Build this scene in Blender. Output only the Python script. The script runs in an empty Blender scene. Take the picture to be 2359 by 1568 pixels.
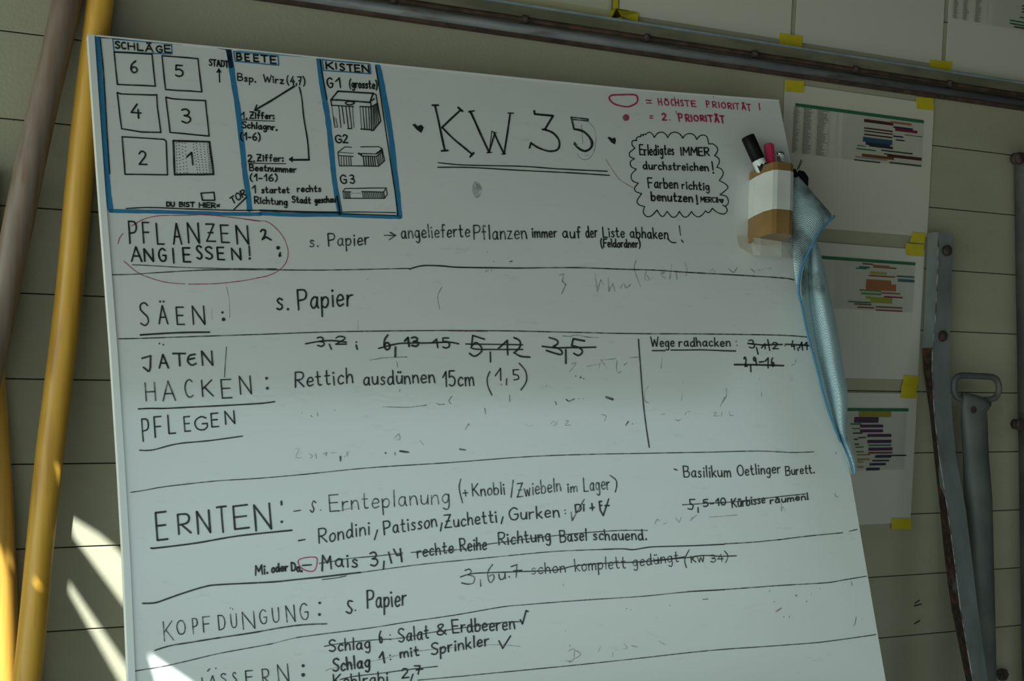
import bpy, bmesh, math, random
from mathutils import Vector, Matrix
random.seed(7)
SC = bpy.context.scene
COL = SC.collection

# ------------------------------------------------------------------ camera
F_PX, D_WALL, EYE = 3200.0, 1.69935468, 1.40
M = ((0.88770081, -0.45816602, 0.04551013),     # camera right in world axes
     (0.02760735, -0.04569991, -0.99857366),    # camera down
     (0.45959233, 0.88769106, -0.02791909))     # camera forward
CAM = Vector((0, -D_WALL, EYE))
cd = bpy.data.cameras.new('camera')
cam = bpy.data.objects.new('camera', cd)
COL.objects.link(cam)
R_, D_, F_ = (Vector(r) for r in M)
mw = Matrix(((R_.x, -D_.x, -F_.x, CAM.x), (R_.y, -D_.y, -F_.y, CAM.y), (R_.z, -D_.z, -F_.z, CAM.z), (0, 0, 0, 1)))
cam.matrix_world = mw
cd.sensor_width = 36.0
cd.lens = F_PX / 2359.0 * 36.0
cd.clip_start = 0.05
SC.camera = cam

# ------------------------------------------------------------------ view and light
SC.view_settings.view_transform = 'Standard'
SC.view_settings.look = 'None'
SC.view_settings.exposure = 0.0
SC.view_settings.gamma = 1.0
SC.view_settings.use_curve_mapping = False

SKY_BRIGHT, SKY_LOW, SKY_HIGH = (-0.97, -0.22, 0.02), 0.66, 7.4
SKY_GLOW_DIR, SKY_GLOW = (0.400, -0.795, 0.455), 1.3
SUN_DIR = Vector((0.46, 1.0, -1.20)).normalized()      # direction the light travels
world = bpy.data.worlds.new('sky')
SC.world = world
world.use_nodes = True
wn, wl = world.node_tree.nodes, world.node_tree.links
wn.clear()
w_out = wn.new('ShaderNodeOutputWorld')
w_bg = wn.new('ShaderNodeBackground')
w_tc = wn.new('ShaderNodeTexCoord')
w_sep = wn.new('ShaderNodeSeparateXYZ')
w_ramp = wn.new('ShaderNodeValToRGB')
cr = w_ramp.color_ramp
cr.elements[0].position = 0.0
cr.elements[0].color = (0.62, 0.66, 0.58, 1)
cr.elements[1].position = 1.0
cr.elements[1].color = (0.22, 0.36, 0.44, 1)
for p_, c_ in ((0.30, (0.62, 0.78, 0.76)), (0.42, (0.72, 0.98, 1.02)), (0.58, (0.60, 0.85, 0.90))):
    e = cr.elements.new(p_); e.color = (*c_, 1)
wl.new(w_tc.outputs['Generated'], w_sep.inputs[0])
wl.new(w_sep.outputs['Z'], w_ramp.inputs[0])
# the sky is brighter towards the sun's side (left of the wall)
w_dot = wn.new('ShaderNodeVectorMath'); w_dot.operation = 'DOT_PRODUCT'
w_dot.inputs[1].default_value = SKY_BRIGHT
wl.new(w_tc.outputs['Generated'], w_dot.inputs[0])
w_rng = wn.new('ShaderNodeMapRange')
w_rng.inputs[1].default_value = 0.80; w_rng.inputs[2].default_value = 1.0
w_rng.inputs[3].default_value = SKY_LOW; w_rng.inputs[4].default_value = SKY_HIGH
wl.new(w_dot.outputs['Value'], w_rng.inputs[0])
wl.new(w_ramp.outputs[0], w_bg.inputs[0])
# added bright patch of sky, aimed to reflect in the whiteboard
w_dot2 = wn.new('ShaderNodeVectorMath'); w_dot2.operation = 'DOT_PRODUCT'
w_dot2.inputs[1].default_value = SKY_GLOW_DIR
w_nz = wn.new('ShaderNodeTexNoise'); w_nz.inputs['Scale'].default_value = 7.0; w_nz.inputs['Detail'].default_value = 5
wl.new(w_tc.outputs['Generated'], w_nz.inputs['Vector'])
w_add = wn.new('ShaderNodeMath'); w_add.operation = 'MULTIPLY_ADD'; w_add.inputs[1].default_value = 0.10
wl.new(w_nz.outputs[0], w_add.inputs[0]); wl.new(w_dot2.outputs['Value'], w_add.inputs[2])
wl.new(w_tc.outputs['Generated'], w_dot2.inputs[0])
w_rng2 = wn.new('ShaderNodeMapRange'); w_rng2.interpolation_type = 'SMOOTHSTEP'
w_rng2.inputs[1].default_value = 1.0; w_rng2.inputs[2].default_value = 1.045
w_rng2.inputs[3].default_value = 0.0; w_rng2.inputs[4].default_value = SKY_GLOW
wl.new(w_add.outputs[0], w_rng2.inputs[0])
w_sum = wn.new('ShaderNodeMath'); w_sum.operation = 'ADD'
wl.new(w_rng.outputs[0], w_sum.inputs[0]); wl.new(w_rng2.outputs[0], w_sum.inputs[1])
wl.new(w_sum.outputs[0], w_bg.inputs[1])
wl.new(w_bg.outputs[0], w_out.inputs[0])

sd = bpy.data.lights.new('sun', 'SUN')
sun = bpy.data.objects.new('sun', sd)
COL.objects.link(sun)
sd.energy = 15.0
sd.color = (0.98, 1.0, 0.97)
sd.angle = math.radians(0.40)
sun.rotation_euler = SUN_DIR.to_track_quat('-Z', 'Y').to_euler()
sun.location = (-3, -6, 7)

# ------------------------------------------------------------------ helpers
def ray(x, y):
    return R_ * ((x - 1179.5) / F_PX) + D_ * ((y - 784.0) / F_PX) + F_
def on_wall(x, y, off=0.0):
    d = ray(x, y)
    return CAM + d * ((-off - CAM.y) / d.y)
LEAN = math.radians(17.75)
BN = Vector((0, math.cos(LEAN), -math.sin(LEAN)))            # into the board
BU, BV = Vector((1, 0, 0)), Vector((0, math.sin(LEAN), math.cos(LEAN)))
BO = on_wall(204, 80, 0.06)
def on_board(x, y, off=0.0):
    d = ray(x, y)
    return CAM + d * (((BO - CAM).dot(BN) - off) / d.dot(BN))
def buv(p):
    q = p - BO
    return q.dot(BU), q.dot(BV)
def bpt(u, v, off=0.0):
    return BO + BU * u + BV * v - BN * off

def mesh_obj(name, verts, faces, mat, parent=None, smooth=False, mats=None, fmat=None):
    me = bpy.data.meshes.new(name)
    o = bpy.data.objects.new(name, me)
    base = Vector((0, 0, 0))
    if parent is not None:
        p = parent
        while p is not None:
            base += p.location
            p = p.parent
    used = sorted({i for f in faces for i in f})
    if len(used) < len(verts):
        re_ = {a: b for b, a in enumerate(used)}
        verts = [verts[i] for i in used]; faces = [tuple(re_[i] for i in f) for f in faces]
    me.from_pydata([tuple(Vector(v) - base) for v in verts], [], faces)
    for m in (mats or [mat]):
        me.materials.append(m)
    if fmat:
        for f, i in zip(me.polygons, fmat):
            f.material_index = i
    if smooth:
        for f in me.polygons:
            f.use_smooth = True
    me.update()
    COL.objects.link(o)
    if parent is not None:
        o.parent = parent
    return o
def tag(o, label, cat, group=None):
    o['label'] = label; o['category'] = cat
    if group: o['group'] = group
    return o
def thing(name, loc, label, cat, group=None):
    o = bpy.data.objects.new(name, None)
    o.location = loc; o.empty_display_size = 0.05
    COL.objects.link(o)
    return tag(o, label, cat, group)
def struct(o):
    o['kind'] = 'structure'
    return o
def bevel(o, w, seg=2):
    m = o.modifiers.new('bevel', 'BEVEL'); m.width = w; m.segments = seg; m.limit_method = 'ANGLE'
def subsurf(o, n=2):
    m = o.modifiers.new('subdivision', 'SUBSURF'); m.levels = n; m.render_levels = n

def tube(pts, rad, n=12, closed=False, squash=None):
    """verts and faces of a round bar through pts; rad is a number or one per point"""
    pts = [Vector(p) for p in pts]
    if not isinstance(rad, (list, tuple)): rad = [rad] * len(pts)
    vs, fs, prev = [], [], None
    N = len(pts)
    for i, p in enumerate(pts):
        a = pts[(i - 1) % N] if (closed or i) else p
        b = pts[(i + 1) % N] if (closed or i < N - 1) else p
        t = (b - a).normalized()
        if prev is None:
            ref = Vector((0, 1, 0)) if abs(t.y) < 0.9 else Vector((1, 0, 0))
            x = (ref - t * ref.dot(t)).normalized()
        else:
            x = (prev - t * prev.dot(t)).normalized()
        prev = x
        y = t.cross(x)
        for k in range(n):
            an = 2 * math.pi * k / n
            vs.append(p + x * (rad[i] * math.cos(an)) + y * (rad[i] * math.sin(an)))
    for i in range(N if closed else N - 1):
        for k in range(n):
            a, b = i * n + k, i * n + (k + 1) % n
            c, d = ((i + 1) % N) * n + (k + 1) % n, ((i + 1) % N) * n + k
            fs.append((a, b, c, d))
    if not closed:
        fs.append(tuple(range(n))[::-1]); fs.append(tuple((N - 1) * n + k for k in range(n)))
    return vs, fs
def box(x0, x1, y0, y1, z0, z1):
    vs = [(x, y, z) for x in (x0, x1) for y in (y0, y1) for z in (z0, z1)]
    return vs, [(0, 1, 3, 2), (4, 6, 7, 5), (0, 4, 5, 1), (2, 3, 7, 6), (0, 2, 6, 4), (1, 5, 7, 3)]
def join(*parts):
    V, Fc = [], []
    for v, f in parts:
        n = len(V); V += list(v); Fc += [tuple(i + n for i in q) for q in f]
    return V, Fc
def dome(c, n, r, h, seg=16, rings=5):
    c, n = Vector(c), Vector(n).normalized()
    x = n.orthogonal().normalized(); y = n.cross(x)
    vs, fs = [], []
    for i in range(rings):
        a = math.pi / 2 * i / rings
        for k in range(seg):
            t = 2 * math.pi * k / seg
            vs.append(c + (x * math.cos(t) + y * math.sin(t)) * (r * math.cos(a)) + n * (h * math.sin(a)))
    vs.append(c + n * h)
    for i in range(rings - 1):
        for k in range(seg):
            fs.append((i * seg + k, i * seg + (k + 1) % seg, (i + 1) * seg + (k + 1) % seg, (i + 1) * seg + k))
    for k in range(seg):
        fs.append(((rings - 1) * seg + k, (rings - 1) * seg + (k + 1) % seg, len(vs) - 1))
    fs.append(tuple(range(seg))[::-1])
    return vs, fs

# ------------------------------------------------------------------ materials
def nodes(name):
    m = bpy.data.materials.new(name); m.use_nodes = True
    return m, m.node_tree.nodes, m.node_tree.links, m.node_tree.nodes['Principled BSDF']
def plain(name, c, rough=0.6, metal=0.0, alpha=1.0, spec=0.5):
    m, n, l, b = nodes(name)
    b.inputs['Base Color'].default_value = (*c, 1)
    b.inputs['Roughness'].default_value = rough
    b.inputs['Metallic'].default_value = metal
    b.inputs['Alpha'].default_value = alpha
    b.inputs['Specular IOR Level'].default_value = spec
    return m
def noise_mix(name, c1, c2, scale=8.0, rough=0.6, metal=0.0, stretch=(1, 1, 1), lo=0.4, hi=0.65, bump=0.0, detail=5.0, c3=None, s3=3.0, lo3=0.55, hi3=0.7, spec=0.5, rough2=None):
    m, n, l, b = nodes(name)
    tc = n.new('ShaderNodeTexCoord'); mp = n.new('ShaderNodeMapping')
    mp.inputs['Scale'].default_value = stretch
    l.new(tc.outputs['Object'], mp.inputs[0])
    nz = n.new('ShaderNodeTexNoise'); nz.inputs['Scale'].default_value = scale; nz.inputs['Detail'].default_value = detail
    l.new(mp.outputs[0], nz.inputs['Vector'])
    rp = n.new('ShaderNodeValToRGB')
    rp.color_ramp.elements[0].position = lo; rp.color_ramp.elements[0].color = (*c1, 1)
    rp.color_ramp.elements[1].position = hi; rp.color_ramp.elements[1].color = (*c2, 1)
    l.new(nz.outputs[0], rp.inputs[0])
    last = rp.outputs[0]
    if c3:
        n3 = n.new('ShaderNodeTexNoise'); n3.inputs['Scale'].default_value = s3; n3.inputs['Detail'].default_value = 6
        l.new(mp.outputs[0], n3.inputs['Vector'])
        r3 = n.new('ShaderNodeValToRGB')
        r3.color_ramp.elements[0].position = lo3; r3.color_ramp.elements[0].color = (0, 0, 0, 1)
        r3.color_ramp.elements[1].position = hi3; r3.color_ramp.elements[1].color = (1, 1, 1, 1)
        l.new(n3.outputs[0], r3.inputs[0])
        mx = n.new('ShaderNodeMix'); mx.data_type = 'RGBA'
        l.new(r3.outputs[0], mx.inputs['Factor']); l.new(last, mx.inputs['A']); mx.inputs['B'].default_value = (*c3, 1)
        last = mx.outputs['Result']
        if rough2 is not None:
            rr = n.new('ShaderNodeMapRange'); rr.inputs[3].default_value = rough; rr.inputs[4].default_value = rough2
            l.new(r3.outputs[0], rr.inputs[0]); l.new(rr.outputs[0], b.inputs['Roughness'])
            ms = n.new('ShaderNodeMapRange'); ms.inputs[3].default_value = metal; ms.inputs[4].default_value = 0
            l.new(r3.outputs[0], ms.inputs[0]); l.new(ms.outputs[0], b.inputs['Metallic'])
    l.new(last, b.inputs['Base Color'])
    if not (c3 and rough2 is not None):
        b.inputs['Roughness'].default_value = rough; b.inputs['Metallic'].default_value = metal
    b.inputs['Specular IOR Level'].default_value = spec
    if bump:
        bp = n.new('ShaderNodeBump'); bp.inputs['Strength'].default_value = bump; bp.inputs['Distance'].default_value = 0.003
        l.new(nz.outputs[0], bp.inputs['Height']); l.new(bp.outputs[0], b.inputs['Normal'])
    return m


def siding_material():
    m, n, l, b = nodes('painted siding')
    tc = n.new('ShaderNodeTexCoord'); sp = n.new('ShaderNodeSeparateXYZ'); l.new(tc.outputs['Object'], sp.inputs[0])
    ad = n.new('ShaderNodeMath'); ad.operation = 'SUBTRACT'; ad.inputs[1].default_value = 1.7839; l.new(sp.outputs['Z'], ad.inputs[0])
    mu = n.new('ShaderNodeMath'); mu.operation = 'MULTIPLY'; mu.inputs[1].default_value = 10; l.new(ad.outputs[0], mu.inputs[0])
    fl = n.new('ShaderNodeMath'); fl.operation = 'FLOOR'; l.new(mu.outputs[0], fl.inputs[0])
    wn_ = n.new('ShaderNodeTexWhiteNoise'); wn_.noise_dimensions = '1D'; l.new(fl.outputs[0], wn_.inputs['W'])
    nz = n.new('ShaderNodeTexNoise'); nz.inputs['Scale'].default_value = 3.0; nz.inputs['Detail'].default_value = 8; nz.inputs['Roughness'].default_value = 0.6
    mp = n.new('ShaderNodeMapping'); mp.inputs['Scale'].default_value = (1, 1, 2.5); l.new(tc.outputs['Object'], mp.inputs[0]); l.new(mp.outputs[0], nz.inputs['Vector'])
    rp = n.new('ShaderNodeValToRGB')
    rp.color_ramp.elements[0].position = 0.3; rp.color_ramp.elements[0].color = (*C_WALL[0], 1)
    rp.color_ramp.elements[1].position = 0.7; rp.color_ramp.elements[1].color = (*C_WALL[1], 1)
    l.new(nz.outputs[0], rp.inputs[0])
    hv = n.new('ShaderNodeHueSaturation'); l.new(rp.outputs[0], hv.inputs['Color'])
    mr = n.new('ShaderNodeMapRange'); mr.inputs[3].default_value = 0.93; mr.inputs[4].default_value = 1.05; l.new(wn_.outputs[0], mr.inputs[0]); l.new(mr.outputs[0], hv.inputs['Value'])
    # dirt specks
    nd = n.new('ShaderNodeTexNoise'); nd.inputs['Scale'].default_value = 26; nd.inputs['Detail'].default_value = 4; l.new(tc.outputs['Object'], nd.inputs['Vector'])
    rd = n.new('ShaderNodeValToRGB'); rd.color_ramp.elements[0].position = 0.70; rd.color_ramp.elements[0].color = (0, 0, 0, 1); rd.color_ramp.elements[1].position = 0.82; rd.color_ramp.elements[1].color = (0.5, 0.5, 0.5, 1)
    l.new(nd.outputs[0], rd.inputs[0])
    mx = n.new('ShaderNodeMix'); mx.data_type = 'RGBA'; l.new(rd.outputs[0], mx.inputs['Factor']); l.new(hv.outputs[0], mx.inputs['A']); mx.inputs['B'].default_value = (0.16, 0.15, 0.10, 1)
    l.new(mx.outputs['Result'], b.inputs['Base Color'])
    b.inputs['Roughness'].default_value = 0.6; b.inputs['Specular IOR Level'].default_value = 0.3
    bp = n.new('ShaderNodeBump'); bp.inputs['Strength'].default_value = 0.15; bp.inputs['Distance'].default_value = 0.002
    n2 = n.new('ShaderNodeTexNoise'); n2.inputs['Scale'].default_value = 220; l.new(tc.outputs['Object'], n2.inputs['Vector'])
    l.new(n2.outputs[0], bp.inputs['Height']); l.new(bp.outputs[0], b.inputs['Normal'])
    return m

C_WALL = ((0.295, 0.298, 0.208), (0.35, 0.353, 0.26))
C_BOARD = (0.62, 0.665, 0.65)
M_WALL = siding_material()
M_GROOVE = plain('dark groove', (0.10, 0.09, 0.06), 0.9)  # darker colour inside the plank grooves
M_FLOOR = noise_mix('pale gravel ground', (0.31, 0.32, 0.30), (0.42, 0.43, 0.41), 40, 0.9, bump=0.4)
M_BOUNCE_CUT = noise_mix('dark bounce absorber', (0.035, 0.034, 0.03), (0.06, 0.058, 0.05), 30, 0.95, bump=0.3)
M_BLOCKER = noise_mix('dark light blocker', (0.03, 0.028, 0.02), (0.05, 0.045, 0.03), 6, 0.8, stretch=(1, 8, 1))  # shared by the added roof mask and shade panels

def board_material():
    m, n, l, b = nodes('whiteboard enamel')
    tc = n.new('ShaderNodeTexCoord')
    nz = n.new('ShaderNodeTexNoise'); nz.inputs['Scale'].default_value = 5; nz.inputs['Detail'].default_value = 6
    mp = n.new('ShaderNodeMapping'); mp.inputs['Scale'].default_value = (0.8, 1, 3); l.new(tc.outputs['Object'], mp.inputs[0]); l.new(mp.outputs[0], nz.inputs['Vector'])
    rp = n.new('ShaderNodeValToRGB')
    rp.color_ramp.elements[0].position = 0.28; rp.color_ramp.elements[0].color = (C_BOARD[0] * .95, C_BOARD[1] * .95, C_BOARD[2] * .945, 1)
    rp.color_ramp.elements[1].position = 0.7; rp.color_ramp.elements[1].color = (*C_BOARD, 1)
    l.new(nz.outputs[0], rp.inputs[0])
    # wiped marker residue in patches
    n2 = n.new('ShaderNodeTexNoise'); n2.inputs['Scale'].default_value = 34; n2.inputs['Detail'].default_value = 5; n2.inputs['Roughness'].default_value = 0.7
    l.new(mp.outputs[0], n2.inputs['Vector'])
    r2 = n.new('ShaderNodeValToRGB'); r2.color_ramp.elements[0].position = 0.60; r2.color_ramp.elements[0].color = (0, 0, 0, 1); r2.color_ramp.elements[1].position = 0.80; r2.color_ramp.elements[1].color = (0.28, 0.28, 0.28, 1)
    l.new(n2.outputs[0], r2.inputs[0])
    mx = n.new('ShaderNodeMix'); mx.data_type = 'RGBA'; l.new(r2.outputs[0], mx.inputs['Factor']); l.new(rp.outputs[0], mx.inputs['A']); mx.inputs['B'].default_value = (0.25, 0.26, 0.24, 1)
    l.new(mx.outputs['Result'], b.inputs['Base Color'])
    b.inputs['Roughness'].default_value = 0.13
    b.inputs['Specular IOR Level'].default_value = 0.75
    bp = n.new('ShaderNodeBump'); bp.inputs['Strength'].default_value = 0.06; bp.inputs['Distance'].default_value = 0.001
    n3 = n.new('ShaderNodeTexNoise'); n3.inputs['Scale'].default_value = 160; n3.inputs['Detail'].default_value = 1; l.new(tc.outputs['Object'], n3.inputs['Vector'])
    l.new(n3.outputs[0], bp.inputs['Height']); l.new(bp.outputs[0], b.inputs['Normal'])
    return m
M_BOARD = board_material()
M_TRIM = plain('white edge strip', (0.66, 0.71, 0.69), 0.3)

def ink_material(name, c, a_lo, a_hi, lo=0.3, hi=0.6, scale=90):
    """marker ink on enamel: wiped and dry patches let the board through"""
    m, n, l, b = nodes(name)
    b.inputs['Base Color'].default_value = (*c, 1); b.inputs['Roughness'].default_value = 0.35
    tc = n.new('ShaderNodeTexCoord'); nz = n.new('ShaderNodeTexNoise'); nz.inputs['Scale'].default_value = scale; nz.inputs['Detail'].default_value = 4
    l.new(tc.outputs['Object'], nz.inputs['Vector'])
    mr = n.new('ShaderNodeMapRange'); mr.inputs[1].default_value = lo; mr.inputs[2].default_value = hi; mr.inputs[3].default_value = a_lo; mr.inputs[4].default_value = a_hi
    l.new(nz.outputs[0], mr.inputs[0]); l.new(mr.outputs[0], b.inputs['Alpha'])
    return m
INK = {'k': ink_material('black marker ink', (0.012, 0.017, 0.012), 0.80, 1.0),
       'g': ink_material('thin black marker ink', (0.022, 0.032, 0.022), 0.45, 0.92),
       'f': ink_material('faded marker ink', (0.06, 0.065, 0.05), 0.12, 0.55),
       'v': ink_material('wiped marker ink', (0.13, 0.14, 0.11), 0.05, 0.38),
       'red': ink_material('red marker ink', (0.42, 0.03, 0.10), 0.65, 0.95),
       'redl': ink_material('thin red marker ink', (0.36, 0.045, 0.09), 0.5, 0.85),
       'redf': ink_material('faded red marker ink', (0.34, 0.06, 0.09), 0.25, 0.6),
       'blue': ink_material('blue marker ink', (0.028, 0.185, 0.36), 0.80, 1.0),
       'navy': ink_material('dark blue marker ink', (0.008, 0.02, 0.05), 0.8, 1.0)}
LIFT = {'v': 0.00022, 'f': 0.00026, 'blue': 0.0003, 'redl': 0.00034, 'redf': 0.00038, 'g': 0.00042, 'red': 0.00046, 'navy': 0.0005, 'k': 0.00054}

# ------------------------------------------------------------------ stroke alphabet
GL = {}
def _g(ch, w, *st): GL[ch] = (w, st)
def S(kind, s): return (kind, [tuple(float(q) for q in p.split(',')) for p in s.split()])
def l_(s): return S('l', s)
def s_(s): return S('s', s)
def d_(x, y): return ('d', [(x, y)])
_g('A', 70, l_('0,0 35,100 70,0'), l_('14,36 56,36'))
_g('B', 58, l_('0,0 0,100'), s_('0,100 45,95 50,75 35,54 5,52'), s_('5,52 50,48 58,25 42,3 0,0'))
_g('C', 62, s_('60,88 40,100 12,85 0,50 12,12 38,0 62,10'))
_g('D', 62, l_('0,0 0,100'), s_('0,100 45,92 62,52 46,10 0,0'))
_g('E', 55, l_('55,100 0,100 0,0 55,0'), l_('0,52 48,52'))
_g('F', 54, l_('54,100 0,100 0,0'), l_('0,52 46,52'))
_g('G', 66, s_('62,86 38,100 10,82 0,48 14,10 42,0 64,18 66,46'), l_('66,46 40,46'))
_g('H', 64, l_('0,0 0,100'), l_('64,0 64,100'), l_('0,50 64,50'))
_g('I', 6, l_('3,0 3,100'))
_g('K', 60, l_('0,0 0,100'), l_('58,100 2,45'), l_('14,56 60,0'))
_g('L', 50, l_('0,100 0,0 50,0'))
_g('M', 80, l_('0,0 6,100 40,35 74,100 80,0'))
_g('N', 66, l_('0,0 0,100 66,0 66,100'))
_g('O', 70, s_('35,100 8,82 0,48 12,10 35,0 60,12 70,50 60,85 35,100'))
_g('P', 55, l_('0,0 0,100'), s_('0,100 42,97 55,76 42,52 0,46'))
_g('R', 58, l_('0,0 0,100'), s_('0,100 42,97 55,76 42,52 0,46'), l_('16,46 58,0'))
_g('S', 55, s_('54,88 34,100 10,92 6,72 26,54 48,38 52,16 30,0 2,10'))
_g('T', 64, l_('0,100 64,100'), l_('32,100 32,0'))
_g('U', 64, s_('0,100 2,30 18,2 46,4 62,30 64,100'))
_g('W', 92, l_('0,100 22,0 45,70 68,0 92,100'))
_g('Z', 58, l_('2,100 56,100 0,0 58,0'), l_('14,50 46,50'))
for c_, b_, x_ in (('Ä', 'A', 35), ('Ö', 'O', 35), ('Ü', 'U', 32)):
    _g(c_, GL[b_][0], *(GL[b_][1] + (d_(x_ - 14, 122), d_(x_ + 14, 122))))
_g('a', 48, s_('42,48 26,57 6,42 2,18 16,1 34,12 42,46'), s_('42,54 41,15 48,0'))
_g('b', 44, l_('0,100 0,2'), s_('0,30 16,54 36,50 44,28 34,4 14,0 0,10'))
_g('c', 38, s_('38,46 22,57 4,40 2,16 16,0 38,8'))
_g('d', 48, s_('42,36 28,56 8,46 0,22 12,0 32,8 42,36'), l_('42,100 43,10 48,0'))
_g('e', 42, s_('2,28 40,32 34,52 18,56 4,40 2,16 16,0 40,8'))
_g('f', 34, s_('34,94 22,100 14,84 13,0'), l_('0,55 30,55'))
_g('g', 44, s_('40,46 24,57 4,42 2,20 16,4 32,12 40,44'), s_('41,54 40,-15 26,-38 4,-28'))
_g('h', 42, l_('0,100 0,0'), s_('0,30 18,54 36,46 40,0'))
_g('i', 8, l_('4,55 4,0'), d_(4, 80))
_g('k', 40, l_('0,100 0,0'), l_('36,54 2,22'), l_('12,30 40,0'))
_g('l', 8, l_('4,100 4,0'))
_g('m', 66, l_('0,55 0,0'), s_('0,32 16,54 30,46 32,0'), s_('32,32 48,54 62,46 66,0'))
_g('n', 42, l_('0,55 0,0'), s_('0,32 18,54 36,46 42,0'))
_g('o', 42, s_('21,56 4,44 0,24 8,4 22,0 38,12 42,34 34,52 21,56'))
_g('p', 44, l_('0,55 0,-42'), s_('0,34 18,54 38,46 40,22 24,2 0,10'))
_g('r', 32, l_('0,55 0,0'), s_('0,32 12,50 32,54'))
_g('s', 34, s_('32,48 18,56 6,46 14,32 28,22 28,8 14,0 0,6'))
_g('t', 36, s_('14,92 13,20 20,2 34,4'), l_('0,58 32,58'))
_g('u', 42, s_('0,55 2,14 16,0 34,10 41,36'), l_('42,55 42,0'))
_g('w', 60, l_('0,55 14,0 30,45 44,0 60,55'))
_g('z', 38, l_('2,54 36,54 0,0 38,0'))
for c_, b_, x_ in (('ä', 'a', 23), ('ö', 'o', 21), ('ü', 'u', 21)):
    _g(c_, GL[b_][0], *(GL[b_][1] + (d_(x_ - 9, 82), d_(x_ + 9, 82))))
_g('0', 46, s_('23,100 4,80 0,46 8,8 23,0 40,12 46,50 40,84 23,100'))
_g('1', 30, l_('0,62 26,100 28,0'))
_g('2', 52, s_('4,80 22,100 46,88 44,62 20,28 0,0'), l_('0,0 52,2'))
_g('3', 50, s_('4,92 28,100 46,84 38,60 16,53'), s_('16,53 46,44 50,20 28,0 0,10'))
_g('4', 55, l_('36,100 0,38 55,38'), l_('40,62 40,0'))
_g('5', 50, l_('48,100 8,100 4,58'), s_('4,58 28,64 48,44 42,12 20,0 0,10'))
_g('6', 48, s_('40,100 12,70 2,30 14,2 36,4 48,26 36,46 14,44 4,28'))
_g('7', 50, l_('0,98 50,100 18,0'), l_('12,50 40,50'))
_g('9', 44, s_('40,80 22,100 2,84 6,58 28,54 42,80'), l_('42,86 38,0'))
_g('.', 8, d_(4, 4)); _g(',', 8, l_('8,10 2,-18')); _g(':', 8, d_(4, 6), d_(4, 50))
_g('!', 8, l_('5,100 4,28'), d_(3, 4)); _g('(', 22, s_('22,108 4,70 4,20 20,-14')); _g(')', 22, s_('0,108 18,70 18,20 2,-14'))
_g('-', 34, l_('0,36 34,36')); _g('&', 60, s_('58,0 10,70 16,95 34,98 40,80 4,34 4,8 24,0 44,14 56,40'))
GL['–'] = GL['-']

def smooth(p, closed=False, step=5):
    n = len(p)
    if n < 3: return p
    if p[0] == p[-1]: closed = True; p = p[:-1]; n -= 1
    out = []
    for i in range(n if closed else n - 1):
        g = (lambda k: p[k % n]) if closed else (lambda k: p[max(0, min(n - 1, k))])
        a, b, c, d = g(i - 1), g(i), g(i + 1), g(i + 2)
        for k in range(step):
            t = k / step
            out.append(tuple(0.5 * (2 * b[j] + (c[j] - a[j]) * t + (2 * a[j] - 5 * b[j] + 4 * c[j] - d[j]) * t * t + (3 * b[j] - a[j] - 3 * c[j] + d[j]) * t ** 3) for j in (0, 1)))
    out.append(p[0] if closed else p[-1])
    return out
def ribbon(P, w):
    """outline a pen stroke (2D points, width w) as quads with round ends"""
    Q = [P[0]]
    for q in P[1:]:
        if math.hypot(q[0] - Q[-1][0], q[1] - Q[-1][1]) > w * 0.08: Q.append(q)
    if len(Q) == 1: return dot(P[0], w * 0.55)
    V, Fc = [], []
    h = w / 2
    for i, q in enumerate(Q):
        a, b = Q[max(0, i - 1)], Q[min(len(Q) - 1, i + 1)]
        dx, dy = b[0] - a[0], b[1] - a[1]; L = math.hypot(dx, dy) or 1
        k = h * random.uniform(0.88, 1.1)
        V += [(q[0] - dy / L * k, q[1] + dx / L * k), (q[0] + dy / L * k, q[1] - dx / L * k)]
        if i: Fc.append((2 * i - 2, 2 * i - 1, 2 * i + 1, 2 * i))
    for end, sgn in ((0, -1), (len(Q) - 1, 1)):
        a, b = (Q[1], Q[0]) if end == 0 else (Q[-2], Q[-1])
        an = math.atan2(b[1] - a[1], b[0] - a[0])
        base = len(V)
        V += [(b[0] + h * math.cos(an + t), b[1] + h * math.sin(an + t)) for t in (-0.8, 0.0, 0.8)]
        i0, i1 = 2 * end, 2 * end + 1
        Fc.append((i0, i1, base, base + 1, base + 2) if end else (i1, i0, base, base + 1, base + 2))
    return V, Fc
def dot(c, r):
    return [(c[0] + r * math.cos(k * math.pi / 5), c[1] + r * math.sin(k * math.pi / 5)) for k in range(10)], [tuple(range(10))]

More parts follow.
